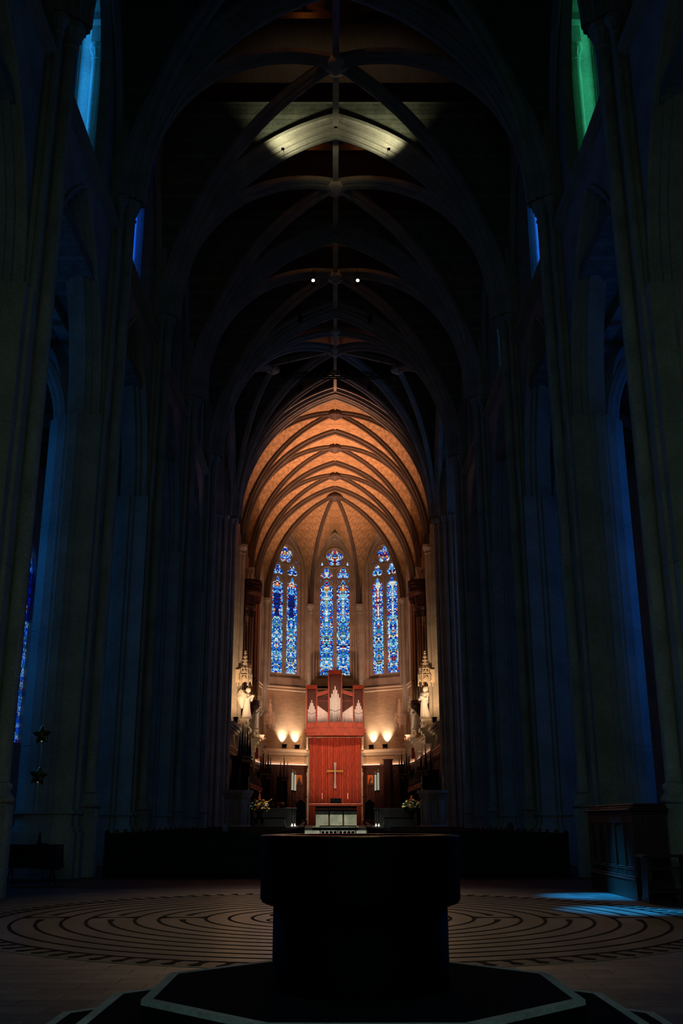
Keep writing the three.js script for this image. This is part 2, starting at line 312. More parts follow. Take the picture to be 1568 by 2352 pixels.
// ---------------------------------------------------------------- stained glass
const PAL = { blue: [[10, 44, 160], [18, 84, 214], [52, 134, 230], [116, 190, 236], [8, 24, 90], [36, 120, 210], [20, 60, 180]], white: [[222, 234, 232], [178, 214, 226], [226, 220, 196]], red: [[176, 20, 22], [120, 12, 30], [206, 60, 30]], gold: [[214, 128, 44], [190, 170, 90]], teal: [[50, 150, 160], [40, 110, 130]], dark: [[6, 10, 26]] };
function glassTex(w, h, Wm, Hm, variant, lancets) {
  const cs = 0.1, pts = new Map(), ch = 0.125;
  const pt = (i, j, n) => { const k = (n * 400 + i + 50) * 1000 + j + 20; if (!pts.has(k)) pts.set(k, [(i + 0.1 + 0.8 * hash2(i, j, variant + n * 31)) * cs, (j + 0.1 + 0.8 * hash2(i, j, variant + 50 + n * 17)) * ch]); return pts.get(k); };
  const pick = (a, q) => a[Math.floor(q * a.length) % a.length];
  const tone = (f) => f < 0.34 ? PAL.blue[0] : f < 0.44 ? PAL.blue[6] : f < 0.54 ? PAL.blue[1] : f < 0.64 ? PAL.blue[5] : f < 0.74 ? PAL.blue[2] : PAL.blue[3];
  const colour = (lx, y, i, j, n) => { // lx: distance from the axis of the light, mirrored, so that the ornament is symmetric
    const q = hash2(i, j, variant + 7 + n), q2 = hash2(i, j, variant + 9 + n), f = 0.45 * vnoise(lx * 4 + n * 9, y * 3.2, 1000, variant + 40) + 0.55 * q2 + 0.1;
    if (hash2(i, j, variant + 90) < 0.05) return PAL.dark[0];
    if (y > 9.15) { const r = Math.hypot(lx, y - 11.33); if (y > 10.2 && r < 0.4) return q < 0.4 ? tone(f) : q < 0.62 ? pick(PAL.white, q2) : q < 0.84 ? pick(PAL.red, q2) : pick(PAL.gold, q2); return q < 0.62 ? tone(f) : q < 0.84 ? pick(PAL.white, q2) : q < 0.94 ? pick(PAL.red, q2) : pick(PAL.gold, q2); }
    if (lx > 0.5) return q < 0.7 ? tone(f) : q < 0.84 ? pick(PAL.white, q2) : pick(PAL.red, q2);
    for (const [cy, hh] of [[1.65, 0.95], [4.2, 0.95]]) {
      const d = Math.pow(Math.pow(lx / 0.47, 4) + Math.pow(Math.abs(y - cy) / hh, 4), 0.25);
      if (d < 1.02) { if (d > 0.86) return q < 0.7 ? pick(PAL.white, q2) : PAL.teal[0]; if (lx < 0.13 && Math.abs(y - cy) < hh * 0.62) return q < 0.5 ? pick(PAL.teal, q2) : variant === 2 && q < 0.75 ? pick(PAL.red, q2) : pick(PAL.white, q2); return q < 0.86 ? tone(f) : pick(PAL.gold, q2); }
    }
    if (y > 5.3) {
      const hd = Math.hypot(lx, y - 8.4); if (hd < 0.12) return PAL.white[2]; if (hd < 0.3) return variant === 2 ? pick(PAL.white, q2) : (q < 0.45 ? pick(PAL.gold, q2) : q < 0.8 ? pick(PAL.red, q2) : PAL.white[0]);
      const rw = 0.3 - 0.06 * Math.cos(y * 2.2);
      if (lx < rw && y < 8.2) { if (variant === 1) return y < 7.5 ? (q < 0.7 ? [8, 26, 84] : PAL.blue[0]) : tone(f); if (variant === 2) return lx < 0.08 ? pick(PAL.white, q2) : lx < 0.2 ? (n ? tone(f) : pick(PAL.red, q2)) : q < 0.75 ? tone(f) : PAL.white[0]; return lx < 0.09 ? (q < 0.5 ? [150, 168, 140] : pick(PAL.white, q2)) : y > 7.3 && q < 0.35 ? PAL.white[1] : tone(f + 0.08); }
      return q < 0.8 ? tone(f) : q < 0.92 ? pick(PAL.red, q2) : pick(PAL.white, q2);
    }
    const dia = Math.abs(((y * 1.4 + lx * 1.6) % 1) - 0.5) < 0.14; return dia ? (q < 0.6 ? pick(PAL.white, q2) : PAL.teal[0]) : q < 0.82 ? tone(f) : pick(PAL.red, q2);
  };
  return makeTex(w, h, (u, v) => {
    const X = u * Wm - Wm / 2, y = v * Hm, centre = y > 10.25, n = centre ? 0 : X < 0 ? 0 : 1, x = centre ? Math.abs(X) : Math.abs(X - lancets[n]), i0 = Math.floor(x / cs), j0 = Math.floor(y / ch); let d1 = 9, d2 = 9, bi = 0, bj = 0, bp = null;
    for (let i = i0 - 1; i <= i0 + 1; i++) for (let j = j0 - 1; j <= j0 + 1; j++) { const p = pt(i, j, n), d = Math.hypot(x - p[0], y - p[1]); if (d < d1) { d2 = d1; d1 = d; bi = i; bj = j; bp = p; } else if (d < d2) d2 = d; }
    if (d2 - d1 < 0.012) return [0.01, 0.012, 0.018];
    const c = colour(Math.max(0, bp[0]), bp[1], bi, bj, n), t = 0.84 + 0.32 * vnoise(u * 90, v * 300, 1000, 3); return [c[0] / 255 * t, c[1] / 255 * t, c[2] / 255 * t];
  });
}
const glassMat = (t, k) => S({ color: 0x05070c, roughness: 0.3, emissive: 0xffffff, emissiveMap: t, emissiveIntensity: k, map: t });
const GT = [glassTex(320, 1344, 2.9, 12.9, 0, [-0.79, 0.79]), glassTex(320, 1344, 2.9, 12.9, 1, [-0.79, 0.79]), glassTex(320, 1344, 2.9, 12.9, 2, [-0.79, 0.79])];
const GLASS = GT.map((t) => glassMat(t, 1.3));
const aisleGlass = S({ color: 0x05070c, roughness: 0.3, emissive: 0x7fb0ff, emissiveMap: GT[1], emissiveIntensity: 0.7 });
const clerGlass = { deep: S({ color: 0x050a20, roughness: 0.3, emissive: 0x1a50d0, emissiveMap: GT[0], emissiveIntensity: 0.6 }), teal: S({ color: 0x051512, roughness: 0.3, emissive: 0x30b0a0, emissiveMap: GT[2], emissiveIntensity: 0.5 }) };
function foil(cx, cy, n, d, r, rot, hole) { // multifoil outline
  const o = []; for (let i = 0; i < 60; i++) { const a = i / 60 * 2 * Math.PI; let m = 0; for (let k = 0; k < n; k++) { const D = a - (rot + k * 2 * Math.PI / n), s = r * r - d * d * Math.sin(D) ** 2; if (s > 0) m = Math.max(m, d * Math.cos(D) + Math.sqrt(s)); } m = Math.max(m, d * 0.62); o.push([cx + m * Math.cos(a), cy + m * Math.sin(a)]); } return o;
}
function lancetOutline(cx, hw, y0, ys, top) { // cusped head
  const o = [[cx - hw, y0], [cx - hw, ys]];
  for (let i = 0; i <= 6; i++) { const a = Math.PI - i / 6 * 1.7; o.push([cx - hw * 0.5 + hw * 0.5 * Math.cos(a), ys + hw * 0.5 * Math.sin(a)]); }
  for (let i = 0; i <= 4; i++) { const t = i / 4; o.push([cx - hw * 0.4 * (1 - t * t * 0.999), ys + 0.32 + (top - ys - 0.32) * t]); }
  const n = o.length; for (let i = n - 2; i >= 0; i--) o.push([2 * cx - o[i][0], o[i][1]]);
  return o;
}
const SILL = 14.45;
function bigWindow(name, label, parentMatrix, gm) {
  const w = struct(name, label, 'window'); w.applyMatrix4(parentMatrix);
  const uvGlass = (g) => { const p = g.attributes.position, uv = new Float32Array(p.count * 2); for (let i = 0; i < p.count; i++) { uv[2 * i] = (p.getX(i) + 1.45) / 2.9; uv[2 * i + 1] = (p.getY(i) - SILL) / 12.9; } g.setAttribute('uv', new THREE.BufferAttribute(uv, 2)); return g; };
  const out = new THREE.Shape(vec2([[-1.74, SILL - 0.15], ...archOutline(1.74, 24.3, 3.5, 14), [1.74, SILL - 0.15]]));
  const holes = [lancetOutline(-0.79, 0.61, SILL, 22.75, 23.65), lancetOutline(0.79, 0.61, SILL, 22.75, 23.65), foil(-0.79, 24.2, 3, 0.32, 0.3, Math.PI / 2), foil(0.79, 24.2, 3, 0.32, 0.3, Math.PI / 2), foil(0, 25.78, 5, 0.52, 0.33, Math.PI / 2), [[-1.42, 25.0], [-1.1, 25.05], [-1.2, 25.42]], [[1.42, 25.0], [1.1, 25.05], [1.2, 25.42]], [[-1.38, 23.35], [-1.12, 23.4], [-1.36, 23.62]], [[1.38, 23.35], [1.12, 23.4], [1.36, 23.62]], [[-0.42, 23.4], [-0.22, 23.36], [-0.24, 23.6]], [[0.42, 23.4], [0.22, 23.36], [0.24, 23.6]]];
  for (const h of holes) out.holes.push(new THREE.Path(vec2(h)));
  const tg = new THREE.ExtrudeGeometry(out, { depth: 0.26, bevelEnabled: false }); tg.translate(0, 0, -0.62);
  mesh('tracery', tg, M.stone, w);
  const tor = (x, y, r, t, arc = 2 * Math.PI, rot = 0) => { const g = new THREE.TorusGeometry(r, t, 6, 28, arc); g.rotateZ(rot); g.translate(x, y, -0.36); return g; };
  mesh('rose_moulding', tor(0, 25.78, 0.98, 0.075), M.stone, w);
  for (const s of [-1, 1]) { mesh('trefoil_moulding', tor(s * 0.79, 24.2, 0.74, 0.06, Math.PI * 1.15, -0.23), M.stone, w); mesh('lancet_moulding', tor(s * 0.79, 22.95, 0.66, 0.055, Math.PI), M.stone, w); }
  mesh('mullion', cyl(0, SILL, 23.6, -0.36, 0.1, 0.1, 10), M.stone, w);
  // glass: one panel between each pair of saddle bars, and one in each tracery light
  const ph = 0.716;
  for (const s of [-1, 1]) {
    for (let k = 0; k < 12; k++) { const g = new THREE.BoxGeometry(1.24, ph - 0.03, 0.02); g.translate(s * 0.79, SILL + (k + 0.5) * ph, -0.55); mesh('glass_panel', uvGlass(g), gm, w, true); if (k) mesh('saddle_bar', lb(s * 0.79, SILL + k * ph, -0.54, 1.26, 0.035, 0.04), M.iron, w); }
    const g = new THREE.BoxGeometry(1.24, 0.9, 0.02); g.translate(s * 0.79, SILL + 12 * ph + 0.45, -0.56); mesh('glass_panel', uvGlass(g), gm, w, true);
    const t = new THREE.BoxGeometry(1.4, 1.26, 0.02); t.translate(s * 0.79, 24.32, -0.575); mesh('trefoil_glass', uvGlass(t), gm, w, true);
    const q = new THREE.BoxGeometry(0.4, 0.5, 0.02); q.translate(s * 1.25, 25.22, -0.565); mesh('corner_glass', uvGlass(q), gm, w, true);
  }
  const c = new THREE.CylinderGeometry(0.95, 0.95, 0.02, 40); c.rotateX(Math.PI / 2); c.translate(0, 25.78, -0.59); mesh('rose_glass', uvGlass(c), gm, w, true);
  mesh('rose_bar', [lb(0, 25.78, -0.56, 1.7, 0.03, 0.03), tor(0, 25.78, 0.46, 0.02).translate(0, 0, -0.2)], M.iron, w);
  return w;
}

// ---------------------------------------------------------------- stone piers
const CAP = [[0.0, 0], [0.17, 0], [0.2, 0.03], [0.22, 0.07], [0.19, 0.1], [0.18, 0.16], [0.2, 0.3], [0.27, 0.42], [0.25, 0.46], [0.31, 0.52], [0.33, 0.6], [0.3, 0.64], [0.34, 0.7], [0.34, 0.78], [0, 0.78]];
function capital(x, y, z, s = 1, seg = 24) {
  const g = lathe(CAP.map(([r, h]) => [r * s, h * s]), seg), p = g.attributes.position;
  for (let i = 0; i < p.count; i++) { const yy = p.getY(i) / s; if (yy > 0.14 && yy < 0.5) { const a = Math.atan2(p.getZ(i), p.getX(i)), k = 1 + 0.14 * Math.cos(a * 8) * (yy > 0.28 ? 1 : 0.4); p.setX(i, p.getX(i) * k); p.setZ(i, p.getZ(i) * k); } }
  g.computeVertexNormals(); g.translate(x, y, z); return g;
}
const BASE = [[0, 0], [0.3, 0], [0.3, 0.1], [0.24, 0.16], [0.2, 0.24], [0.24, 0.3], [0.23, 0.36], [0.16, 0.42], [0, 0.42]];
const PIER = [[6.95, 0.55], [7.05, 0.55], [7.05, 0.84], [7.54, 0.84], [7.58, 0.93], [7.68, 0.93], [7.72, 1.02], [7.96, 1.02], [8.0, 0.93], [8.1, 0.93], [8.14, 0.84], [8.36, 0.78], [8.36, 0.7], [8.72, 0.34]];
function nudge(a, k) { return a.map(([x, z]) => [x < 7.5 ? x - k : x > 8.2 ? x + k : x, z + (z > 0 ? k : -k)]); }
function pierOutline(s, Z, k = 0) { const h = nudge(PIER, k), full = h.concat(h.map(([x, z]) => [x, -z]).reverse()); return mir(s, full.map(([x, z]) => [x, Z + z])); }
function pier(s, Z, label) {
  const t = struct('stone_pier', label, 'pier');
  mesh('plinth', [plan(pierOutline(s, Z, 0.14), 0, 1.15), plan(pierOutline(s, Z, 0.07), 1.15, 1.3)], M.stone, t);
  mesh('plinth_moulding', plan(pierOutline(s, Z, 0.1), 1.62, 1.7), M.stone, t);
  let y = 1.3; for (const y2 of [3.4, 6.6, 9.7, YARC]) { mesh('pier_block', plan(pierOutline(s, Z), y + (y > 1.4 ? 0.012 : 0), y2), M.stone, t); y = y2; }
  mesh('joint_core', plan(pierOutline(s, Z, -0.02), 1.3, YARC), M.stone, t);
  mesh('shaft_base', [lathe(BASE, 20, s * XN, 1.78, -Z), lathe([[0, 0], [0.3, 0], [0.3, 1.74], [0.26, 1.8], [0, 1.8]], 8, s * XN, 0, -Z)], M.stone, t);
  mesh('shaft', cyl(s * XN, 2.2, YC - 0.1, -Z, 0.17, 0.17, 20), M.stone, t);
  mesh('shaft_backing', bx(s * 6.95, s * 7.4, YARC, YC + 3, Z - 0.42, Z + 0.42), M.stone, t);
  mesh('side_shaft', [cyl(s * 7.02, YARC, YC - 0.1, -(Z - 0.42), 0.1, 0.1, 12), cyl(s * 7.02, YARC, YC - 0.1, -(Z + 0.42), 0.1, 0.1, 12)], M.stone, t);
  mesh('capital', [capital(s * XN, YC - 0.72, -Z, 0.95), capital(s * 7.02, YC - 0.6, -(Z - 0.42), 0.7, 16), capital(s * 7.02, YC - 0.6, -(Z + 0.42), 0.7, 16)], M.stone, t);
  return t;
}
const ORD = ['rear', 'rear', 'rear', 'nearest', 'second', 'third', 'fourth', 'fifth'];
const EXTRA = { '-1_3': 'beside the sliver of stained glass', '-1_4': 'blue lit, behind the star balloons', '-1_5': 'just behind the blue lit one', '-1_6': 'deep in shade beyond two others', '-1_7': 'last before the crossing', '1_3': 'behind the wooden booth', '1_4': 'broad blue light on its aisle side', '1_5': 'dim, just beyond the blue lit one', '1_6': 'deep in shade beyond two others', '1_7': 'last before the crossing' };
for (const s of [-1, 1]) for (let k = 2; k <= 7; k++) pier(s, ZP[k], (k < 3 ? 'great stone pier beside the visitor' : ORD[k] + ' great stone nave pier') + ' on ' + (s < 0 ? 'left, ' : 'right, ') + (EXTRA[s + '_' + k] || 'outside the view'));

// ---------------------------------------------------------------- nave side walls with arcade and clerestory
const ribP = [[-0.26, -0.1], [-0.26, 0.1], [-0.2, 0.2], [-0.12, 0.22], [-0.1, 0.36], [0, 0.44], [0.1, 0.36], [0.12, 0.22], [0.2, 0.2], [0.26, 0.1], [0.26, -0.1]];
const ribS = ribP.map(([u, v]) => [u * 0.6, v * 0.75]);
for (const s of [-1, 1]) {
  const side = s < 0 ? 'left' : 'right', w = struct('wall_' + side, 'dark stone nave wall with pointed arcade and clerestory on the ' + side, 'wall');
  const ex = (pts, x0, x1, holes = []) => { // outline in (Z, y) extruded from x0 to x1
    const sh = new THREE.Shape(vec2(pts)); for (const h of holes) sh.holes.push(new THREE.Path(vec2(h)));
    const g = new THREE.ExtrudeGeometry(sh, { depth: x1 - x0, bevelEnabled: false }); g.rotateY(Math.PI / 2); // shape x -> -z, depth -> +x
    g.translate(s > 0 ? x0 : -x1, 0, 0); return g;
  };
  for (let k = 0; k < ZP.length - 2; k++) {
    const Za = ZP[k], Zb = ZP[k + 1], m = (Za + Zb) / 2, hb = (Zb - Za) / 2, vis = k >= 2;
    const ol = (hs, rise) => archOutline(hs, YARC, rise, 12, m);
    mesh('arcade_wall', ex([[Za, YARC], [Za, YSTR], [Zb, YSTR], [Zb, YARC], ...ol(hb - 0.7, 5.75).reverse()], 7.25, 8.15), M.stone, w);
    if (vis) for (const [hs, rise, x0, x1] of [[hb - 0.83, 5.6, 7.42, 8.0], [hb - 0.95, 5.45, 7.58, 7.84]]) // stepped arch orders
      mesh('arch_order', ex([...ol(hs + 0.16, rise + 0.18), ...ol(hs, rise).reverse()], x0, x1), M.stone, w);
    if (vis) { const a = V(s * 7.24, YARC, m - hb + 0.62), b = V(s * 7.24, YARC + 5.85, m), c = V(s * 7.24, YARC, m + hb - 0.62), roll = [[-0.07, -0.05], [-0.07, 0.05], [0, 0.08], [0.07, 0.05], [0.07, -0.05]]; mesh('hood_moulding', [rib(a, b, roll, 14), rib(c, b, roll, 14)], M.stone, w); }
    mesh('string_course', [bx(s * 6.98, s * 8.3, YSTR, YSTR + 0.12, Za + 0.4, Zb - 0.4), bx(s * 7.06, s * 8.3, YSTR + 0.12, YSTR + 0.26, Za + 0.4, Zb - 0.4), bx(s * 7.12, s * 8.3, YSTR - 0.1, YSTR, Za + 0.4, Zb - 0.4)], M.stone, w);
    // clerestory wall, its opening and the screen colonnettes inside it
    const open = [[m - hb + 0.5, YSTR + 0.9], [m - hb + 0.5, 24.2], ...archOutline(hb - 1.0, 24.2, 5.0, 10, m - 0.5), [m + hb - 1.5, YSTR + 0.9]];
    mesh('clerestory_wall', ex([[Za, YSTR], [Zb, YSTR], [Zb, 32.9], [Za, 32.9]], 7.4, 7.75, [open]), M.stone, w);
    mesh('passage_floor', bx(s * 7.4, s * 9.6, YSTR - 0.3, YSTR + 0.02, Za, Zb), M.stone, w);
    if (vis) {
      for (const Zc of [m - hb + 0.62, m + hb - 0.62]) {
        mesh('colonnette', [cyl(s * 8.2, YSTR + 0.4, 26.4, -Zc, 0.13, 0.13, 14), lathe(BASE.map(([a, b]) => [a * 0.8, b * 0.9]), 14, s * 8.2, YSTR + 0.02, -Zc)], M.stone, w);
        mesh('colonnette_capital', capital(s * 8.2, 26.25, -Zc, 0.75, 24), M.stone, w);
      }
      mesh('passage_pier', [bx(s * 7.75, s * 8.8, YSTR, 32.9, Za - 0.5, Za + 0.42), ], M.stone, w);
      const cusp = [[m - hb + 0.42, 26.85], [m - hb + 0.42, 31], [m + hb - 0.42, 31], [m + hb - 0.42, 26.85], [m + hb - 0.86, 26.85], [m + hb - 0.86, 27.5], [m + hb - 1.02, 27.62], [m + hb - 0.98, 27.95], [m + hb - 1.3, 28.3], [m + 1.6, 29.2], [m, 30], [m - 1.6, 29.2], [m - hb + 1.3, 28.3], [m - hb + 0.98, 27.95], [m - hb + 1.02, 27.62], [m - hb + 0.86, 27.5], [m - hb + 0.86, 26.85]];
      mesh('cusped_screen', ex(cusp, 8.05, 8.35), M.stone, w);
    }
    mesh('outer_wall', ex([[Za, YSTR - 3], [Zb, YSTR - 3], [Zb, 32.9], [Za, 32.9]], 8.8, 9.2, [-1, 1].map((q) => { const c = m + q * (hb - 1.0); return [[c - 0.4, 21.5], [c - 0.4, 27.6], ...archOutline(0.4, 27.6, 0.9, 6, c), [c + 0.4, 21.5]]; })), M.stone, w);
    mesh('aisle_wall', ex([[Za, -0.3], [Zb, -0.3], [Zb, 17.4], [Za, 17.4]], 13.5, 14.0, s > 0 && k > 4 ? [] : [[[Zb - 2.6, 4.6], [Zb - 2.6, 11.6], ...archOutline(0.95, 11.6, 1.7, 8, Zb - 1.65), [Zb - 0.7, 4.6]]]), M.stone, w);
    if (vis) { const a = V(s * 8.4, YARC, m - hb), b = V(s * 11, 17, m), d = V(s * 13.5, YARC, m - hb); mesh('aisle_rib', [rib(a, V(s * 11, 16.8, m - hb), ribS, 10), rib(d, V(s * 11, 16.8, m - hb), ribS, 10), rib(a, b, ribS, 10), rib(d, b, ribS, 10)], M.stone, w); }
  }
  mesh('aisle_end', bx(s * 7.25, s * 14, -0.3, 17.4, 52.6, 53.1), M.stone, w);
  mesh('aisle_ceiling', bx(s * 7.3, s * 14, 17.0, 17.4, -4, 52.6), M.board, w);
  mesh('wall_base', bx(s * 13.3, s * 13.55, 0, 0.6, -4, 52.6), M.stone, w);
}
{ // glass of the aisle and clerestory windows: every window its own object
  let n = 4;
  const nameOf = ['nearest', 'second', 'third', 'fourth', 'fifth'];
  for (const s of [-1, 1]) for (let k = 3; k < 7; k++) {
    const m = (ZP[k] + ZP[k + 1]) / 2, side = s < 0 ? 'left' : 'right';
    if (s < 0 || k < 5) {
    const w = struct('window_' + n++, nameOf[k - 3] + ' stained glass window in the ' + side + ' aisle wall', 'window');
    const zc = ZP[k + 1] - 1.65;
    for (let j = 0; j < 9; j++) { const g = new THREE.BoxGeometry(0.02, 0.92, 1.9), p = g.attributes.position, uv = g.attributes.uv; for (let i = 0; i < p.count; i++) uv.setXY(i, 0.5 + p.getZ(i) / 2.9, (p.getY(i) + 0.47 + j * 0.94) / 12.9); g.translate(s * 13.7, 5.07 + j * 0.94, -zc); mesh('glass_panel', g, aisleGlass, w, true); }
    mesh('mullion', bx(s * 13.55, s * 13.75, 4.6, 13, zc - 0.06, zc + 0.06), M.stone, w);
    }
    const c = struct('window_' + n++, nameOf[k - 3] + ' ' + (s > 0 && k === 3 ? 'green and teal' : 'deep blue') + ' clerestory window high on the ' + side, 'window'), hb = (ZP[k + 1] - ZP[k]) / 2;
    for (const q of [-1, 1]) for (let j = 0; j < 4; j++) { const g = new THREE.BoxGeometry(0.02, 1.68, 0.8), p = g.attributes.position, uv = g.attributes.uv; for (let i = 0; i < p.count; i++) uv.setXY(i, 0.5 + p.getZ(i) / 3, (p.getY(i) + 0.85 + j * 1.72) / 8); g.translate(s * 9.0, 22.4 + j * 1.72, -(m + q * (hb - 1.0))); mesh('glass_panel', g, s > 0 && k === 3 ? clerGlass.teal : clerGlass.deep, c, true); }
  }
}

// ---------------------------------------------------------------- west wall, transepts, roof
{
  const w = struct('wall_west', 'west wall of the nave behind the visitor', 'wall');
  mesh('masonry', [bx(-14, 14, -0.4, 1.6, -4.4, -3.6), bx(-14, -4.4, 1.6, 33.3, -4.4, -3.6), bx(4.4, 14, 1.6, 33.3, -4.4, -3.6), bx(-4.4, 4.4, 10.4, 33.3, -4.4, -3.6)], M.stone, w);
  mesh('added_light_baffle', [bx(-8.2, 8.2, 10.2, 10.7, -3.6, 5.0), bx(-8.2, 8.2, 10.7, 11.8, 4.6, 5.0)], M.stone, w);  // unseen overhang, added to keep west window light off the vault ribs
  const c = new THREE.CylinderGeometry(4.3, 4.3, 0.05, 40); c.rotateX(Math.PI / 2); c.translate(0, 6, 4.0);
  const win = struct('window_20', 'round rose window in the west wall', 'window');
  mesh('glass', c, S({ color: 0x101818, emissive: 0x8fc4c8, emissiveMap: GT[0], emissiveIntensity: 0.4 }), win);
  mesh('ring', new THREE.TorusGeometry(4.35, 0.25, 8, 48).translate(0, 6, 3.7), M.stone, win);
  for (const s of [-1, 1]) {
    const side = s < 0 ? 'left' : 'right', t = struct('wall_transept_' + side, 'dark transept walls off the crossing on the ' + side, 'wall');
    mesh('side_masonry', [bx(s * 7.3, s * 16, 0, 33, 52.6, 53.2), bx(s * 7.6, s * 16, 0, 33, 63.9, 64.5)], M.stone, t);
    mesh('end_masonry', [bx(s * 15.5, s * 16, 0, 7.5, 53, 64), bx(s * 15.5, s * 16, 20.5, 33, 53, 64), bx(s * 15.5, s * 16, 7.5, 20.5, 53, 55.8), bx(s * 15.5, s * 16, 7.5, 20.5, 61.2, 64)], M.stone, t);
    const q = struct('window_' + (s < 0 ? 21 : 22), 'tall window in the end wall of the ' + side + ' transept', 'window');
    for (let j = 0; j < 2; j++) mesh('glass_panel', bx(s * 15.7, s * 15.74, 7.5, 20.5, 55.8 + j * 2.75, 58.5 + j * 2.7), clerGlass.deep, q);
  }
  const r = struct('ceiling', 'dark roof high over the ribs of the nave', 'ceiling');
  mesh('roof_deck', bx(-16.2, 16.2, 32.9, 33.3, -4.4, 95), M.roofWood, r);
}

// ---------------------------------------------------------------- ribs and roof timbers of the nave
{
  const r = struct('ceiling_nave', 'stone transverse arches and cross ribs over the dark nave', 'ceiling');
  const archH = [[0.6, -0.34], [0.6, -0.2], [0.52, -0.16], [0.48, -0.05], [0.48, 0.06], [0.38, 0.06], [0.36, 0.14], [0.36, 0.24], [0.27, 0.24], [0.24, 0.32], [0.18, 0.4], [0.1, 0.36], [0.08, 0.46]], archP = archH.map(([u, q]) => [-u, q]).concat([[0, 0.5]], archH.slice().reverse());
  for (let k = 3; k < 9; k++) {
    const Z = ZP[k], a = V(-XN, YC, Z), b = V(XN, YC, Z), t = V(0, YA, Z);
    mesh('transverse_arch', [rib(a, t, archP, 28), rib(b, t, archP, 28)], M.stone, r);
    const sh = new THREE.Shape(vec2([[-7.4, YC], [-7.4, 31.4], [7.4, 31.4], [7.4, YC], ...archOutline(XN - 0.02, YC, YA - YC, 24).reverse()]));
    const g = new THREE.ExtrudeGeometry(sh, { depth: 0.5, bevelEnabled: false }); g.translate(0, 0, -Z - 0.25); mesh('spandrel', g, M.board, r);
    if (k < 7) {
      const Z2 = ZP[k + 1], m = (Z + Z2) / 2, c = V(0, YA + 0.1, m);
      for (const [x, z] of [[-XN, Z], [XN, Z], [-XN, Z2], [XN, Z2]]) mesh('diagonal_rib', rib(V(x, YC, z), c, ribP, 24), M.stone, r);
      mesh('ridge_rib', bx(-0.13, 0.13, YA - 0.1, YA + 0.3, Z, Z2), M.stone, r);
      mesh('boss', lathe([[0, -0.5], [0.12, -0.5], [0.2, -0.36], [0.42, -0.3], [0.5, -0.15], [0.46, 0.05], [0.3, 0.15], [0, 0.15]], 16, 0, YA - 0.05, -m), M.carved, r);
      for (const s of [-1, 1]) { const wa = V(s * 7.3, 29.0, m); mesh('wall_rib', [rib(V(s * 7.3, YC, Z), wa, ribS, 16), rib(V(s * 7.3, YC, Z2), wa, ribS, 16)], M.stone, r); }
    }
  }
  // crossing star vault
  const Za = 52.6, Zb = 64.5, m = (Za + Zb) / 2, c = V(0, YA + 0.45, m), cr = struct('ceiling_crossing', 'open star of stone ribs and bosses over the crossing', 'ceiling');
  const bosses = [c, V(0, YA + 0.1, 61.4), V(0, YA + 0.1, 55.4), V(-4.0, 29.3, m), V(4.0, 29.3, m)];
  const bossG = lathe([[0, -0.55], [0.14, -0.55], [0.22, -0.4], [0.4, -0.36], [0.5, -0.2], [0.46, 0.05], [0.3, 0.15], [0, 0.15]], 16);
  const petals = []; for (let k = 0; k < 10; k++) petals.push(ball(0.4 * Math.cos(k * 0.628), -0.2, 0.4 * Math.sin(k * 0.628), 0.16));
  bosses.forEach((b, i) => { const o = mesh('boss', [bossG, ...petals], M.carved, cr); o.position.copy(b); if (i) o.scale.setScalar(0.8); });
  for (const [x, z] of [[-XN, Za], [XN, Za], [-XN, Zb], [XN, Zb]]) {
    const p = V(x, YC, z);
    mesh('diagonal_rib', rib(p, c, ribP, 26), M.stone, cr);
    mesh('tierceron_rib', rib(p, z === Za ? bosses[2] : bosses[1], ribS, 24), M.stone, cr);
    mesh('tierceron_rib', rib(p, x < 0 ? bosses[3] : bosses[4], ribS, 24), M.stone, cr);
  }
  mesh('ridge_rib', [beam(V(0, YA + 0.1, Za).toArray(), c.toArray(), 0.2, 0.34), beam(V(0, YA + 0.1, Zb).toArray(), c.toArray(), 0.2, 0.34), beam(V(-7, 28.9, m).toArray(), c.toArray(), 0.2, 0.34), beam(V(7, 28.9, m).toArray(), c.toArray(), 0.2, 0.34)], M.stone, cr);
  for (const s of [-1, 1]) { const wa = V(s * 7.0, 29.2, m); mesh('side_arch', [rib(V(s * 7.0, YC, Za), wa, ribP, 24), rib(V(s * 7.0, YC, Zb), wa, ribP, 24)], M.stone, cr);
    const sh = new THREE.Shape(vec2([[Za, YC], [Za, 32.9], [Zb, 32.9], [Zb, YC], ...archOutline((Zb - Za) / 2, YC, 8.1, 20, m).reverse()])); const g = new THREE.ExtrudeGeometry(sh, { depth: 0.5, bevelEnabled: false }); g.rotateY(Math.PI / 2); g.translate(s > 0 ? 7.0 : -7.5, 0, 0); mesh('side_spandrel', g, M.board, cr); }
  const tr = thing('lighting_truss', 'black lighting truss hung across the crossing vault', 'truss', [0, 28.4, 58.2]);
  const tb = []; for (const dy of [0, 0.3]) tb.push(lb(0, dy, 0, 7.0, 0.06, 0.06), lb(0, dy, 0.3, 7.0, 0.06, 0.06)); for (let i = -7; i < 7; i++) tb.push(bar([i * 0.5, 0, 0], [i * 0.5 + 0.5, 0.3, 0], 0.02, 5), bar([i * 0.5, 0.3, 0.3], [i * 0.5 + 0.5, 0, 0.3], 0.02, 5));
  mesh('truss_frame', tb, M.black, tr); for (const x of [-3, 3]) mesh('hanger', cyl(x, 0.3, 2.4, 0.15, 0.02), M.black, tr);

  // roof timbers over each nave bay, with warm work lamps
  const ordn = ['nearest', 'second', 'third', 'fourth'];
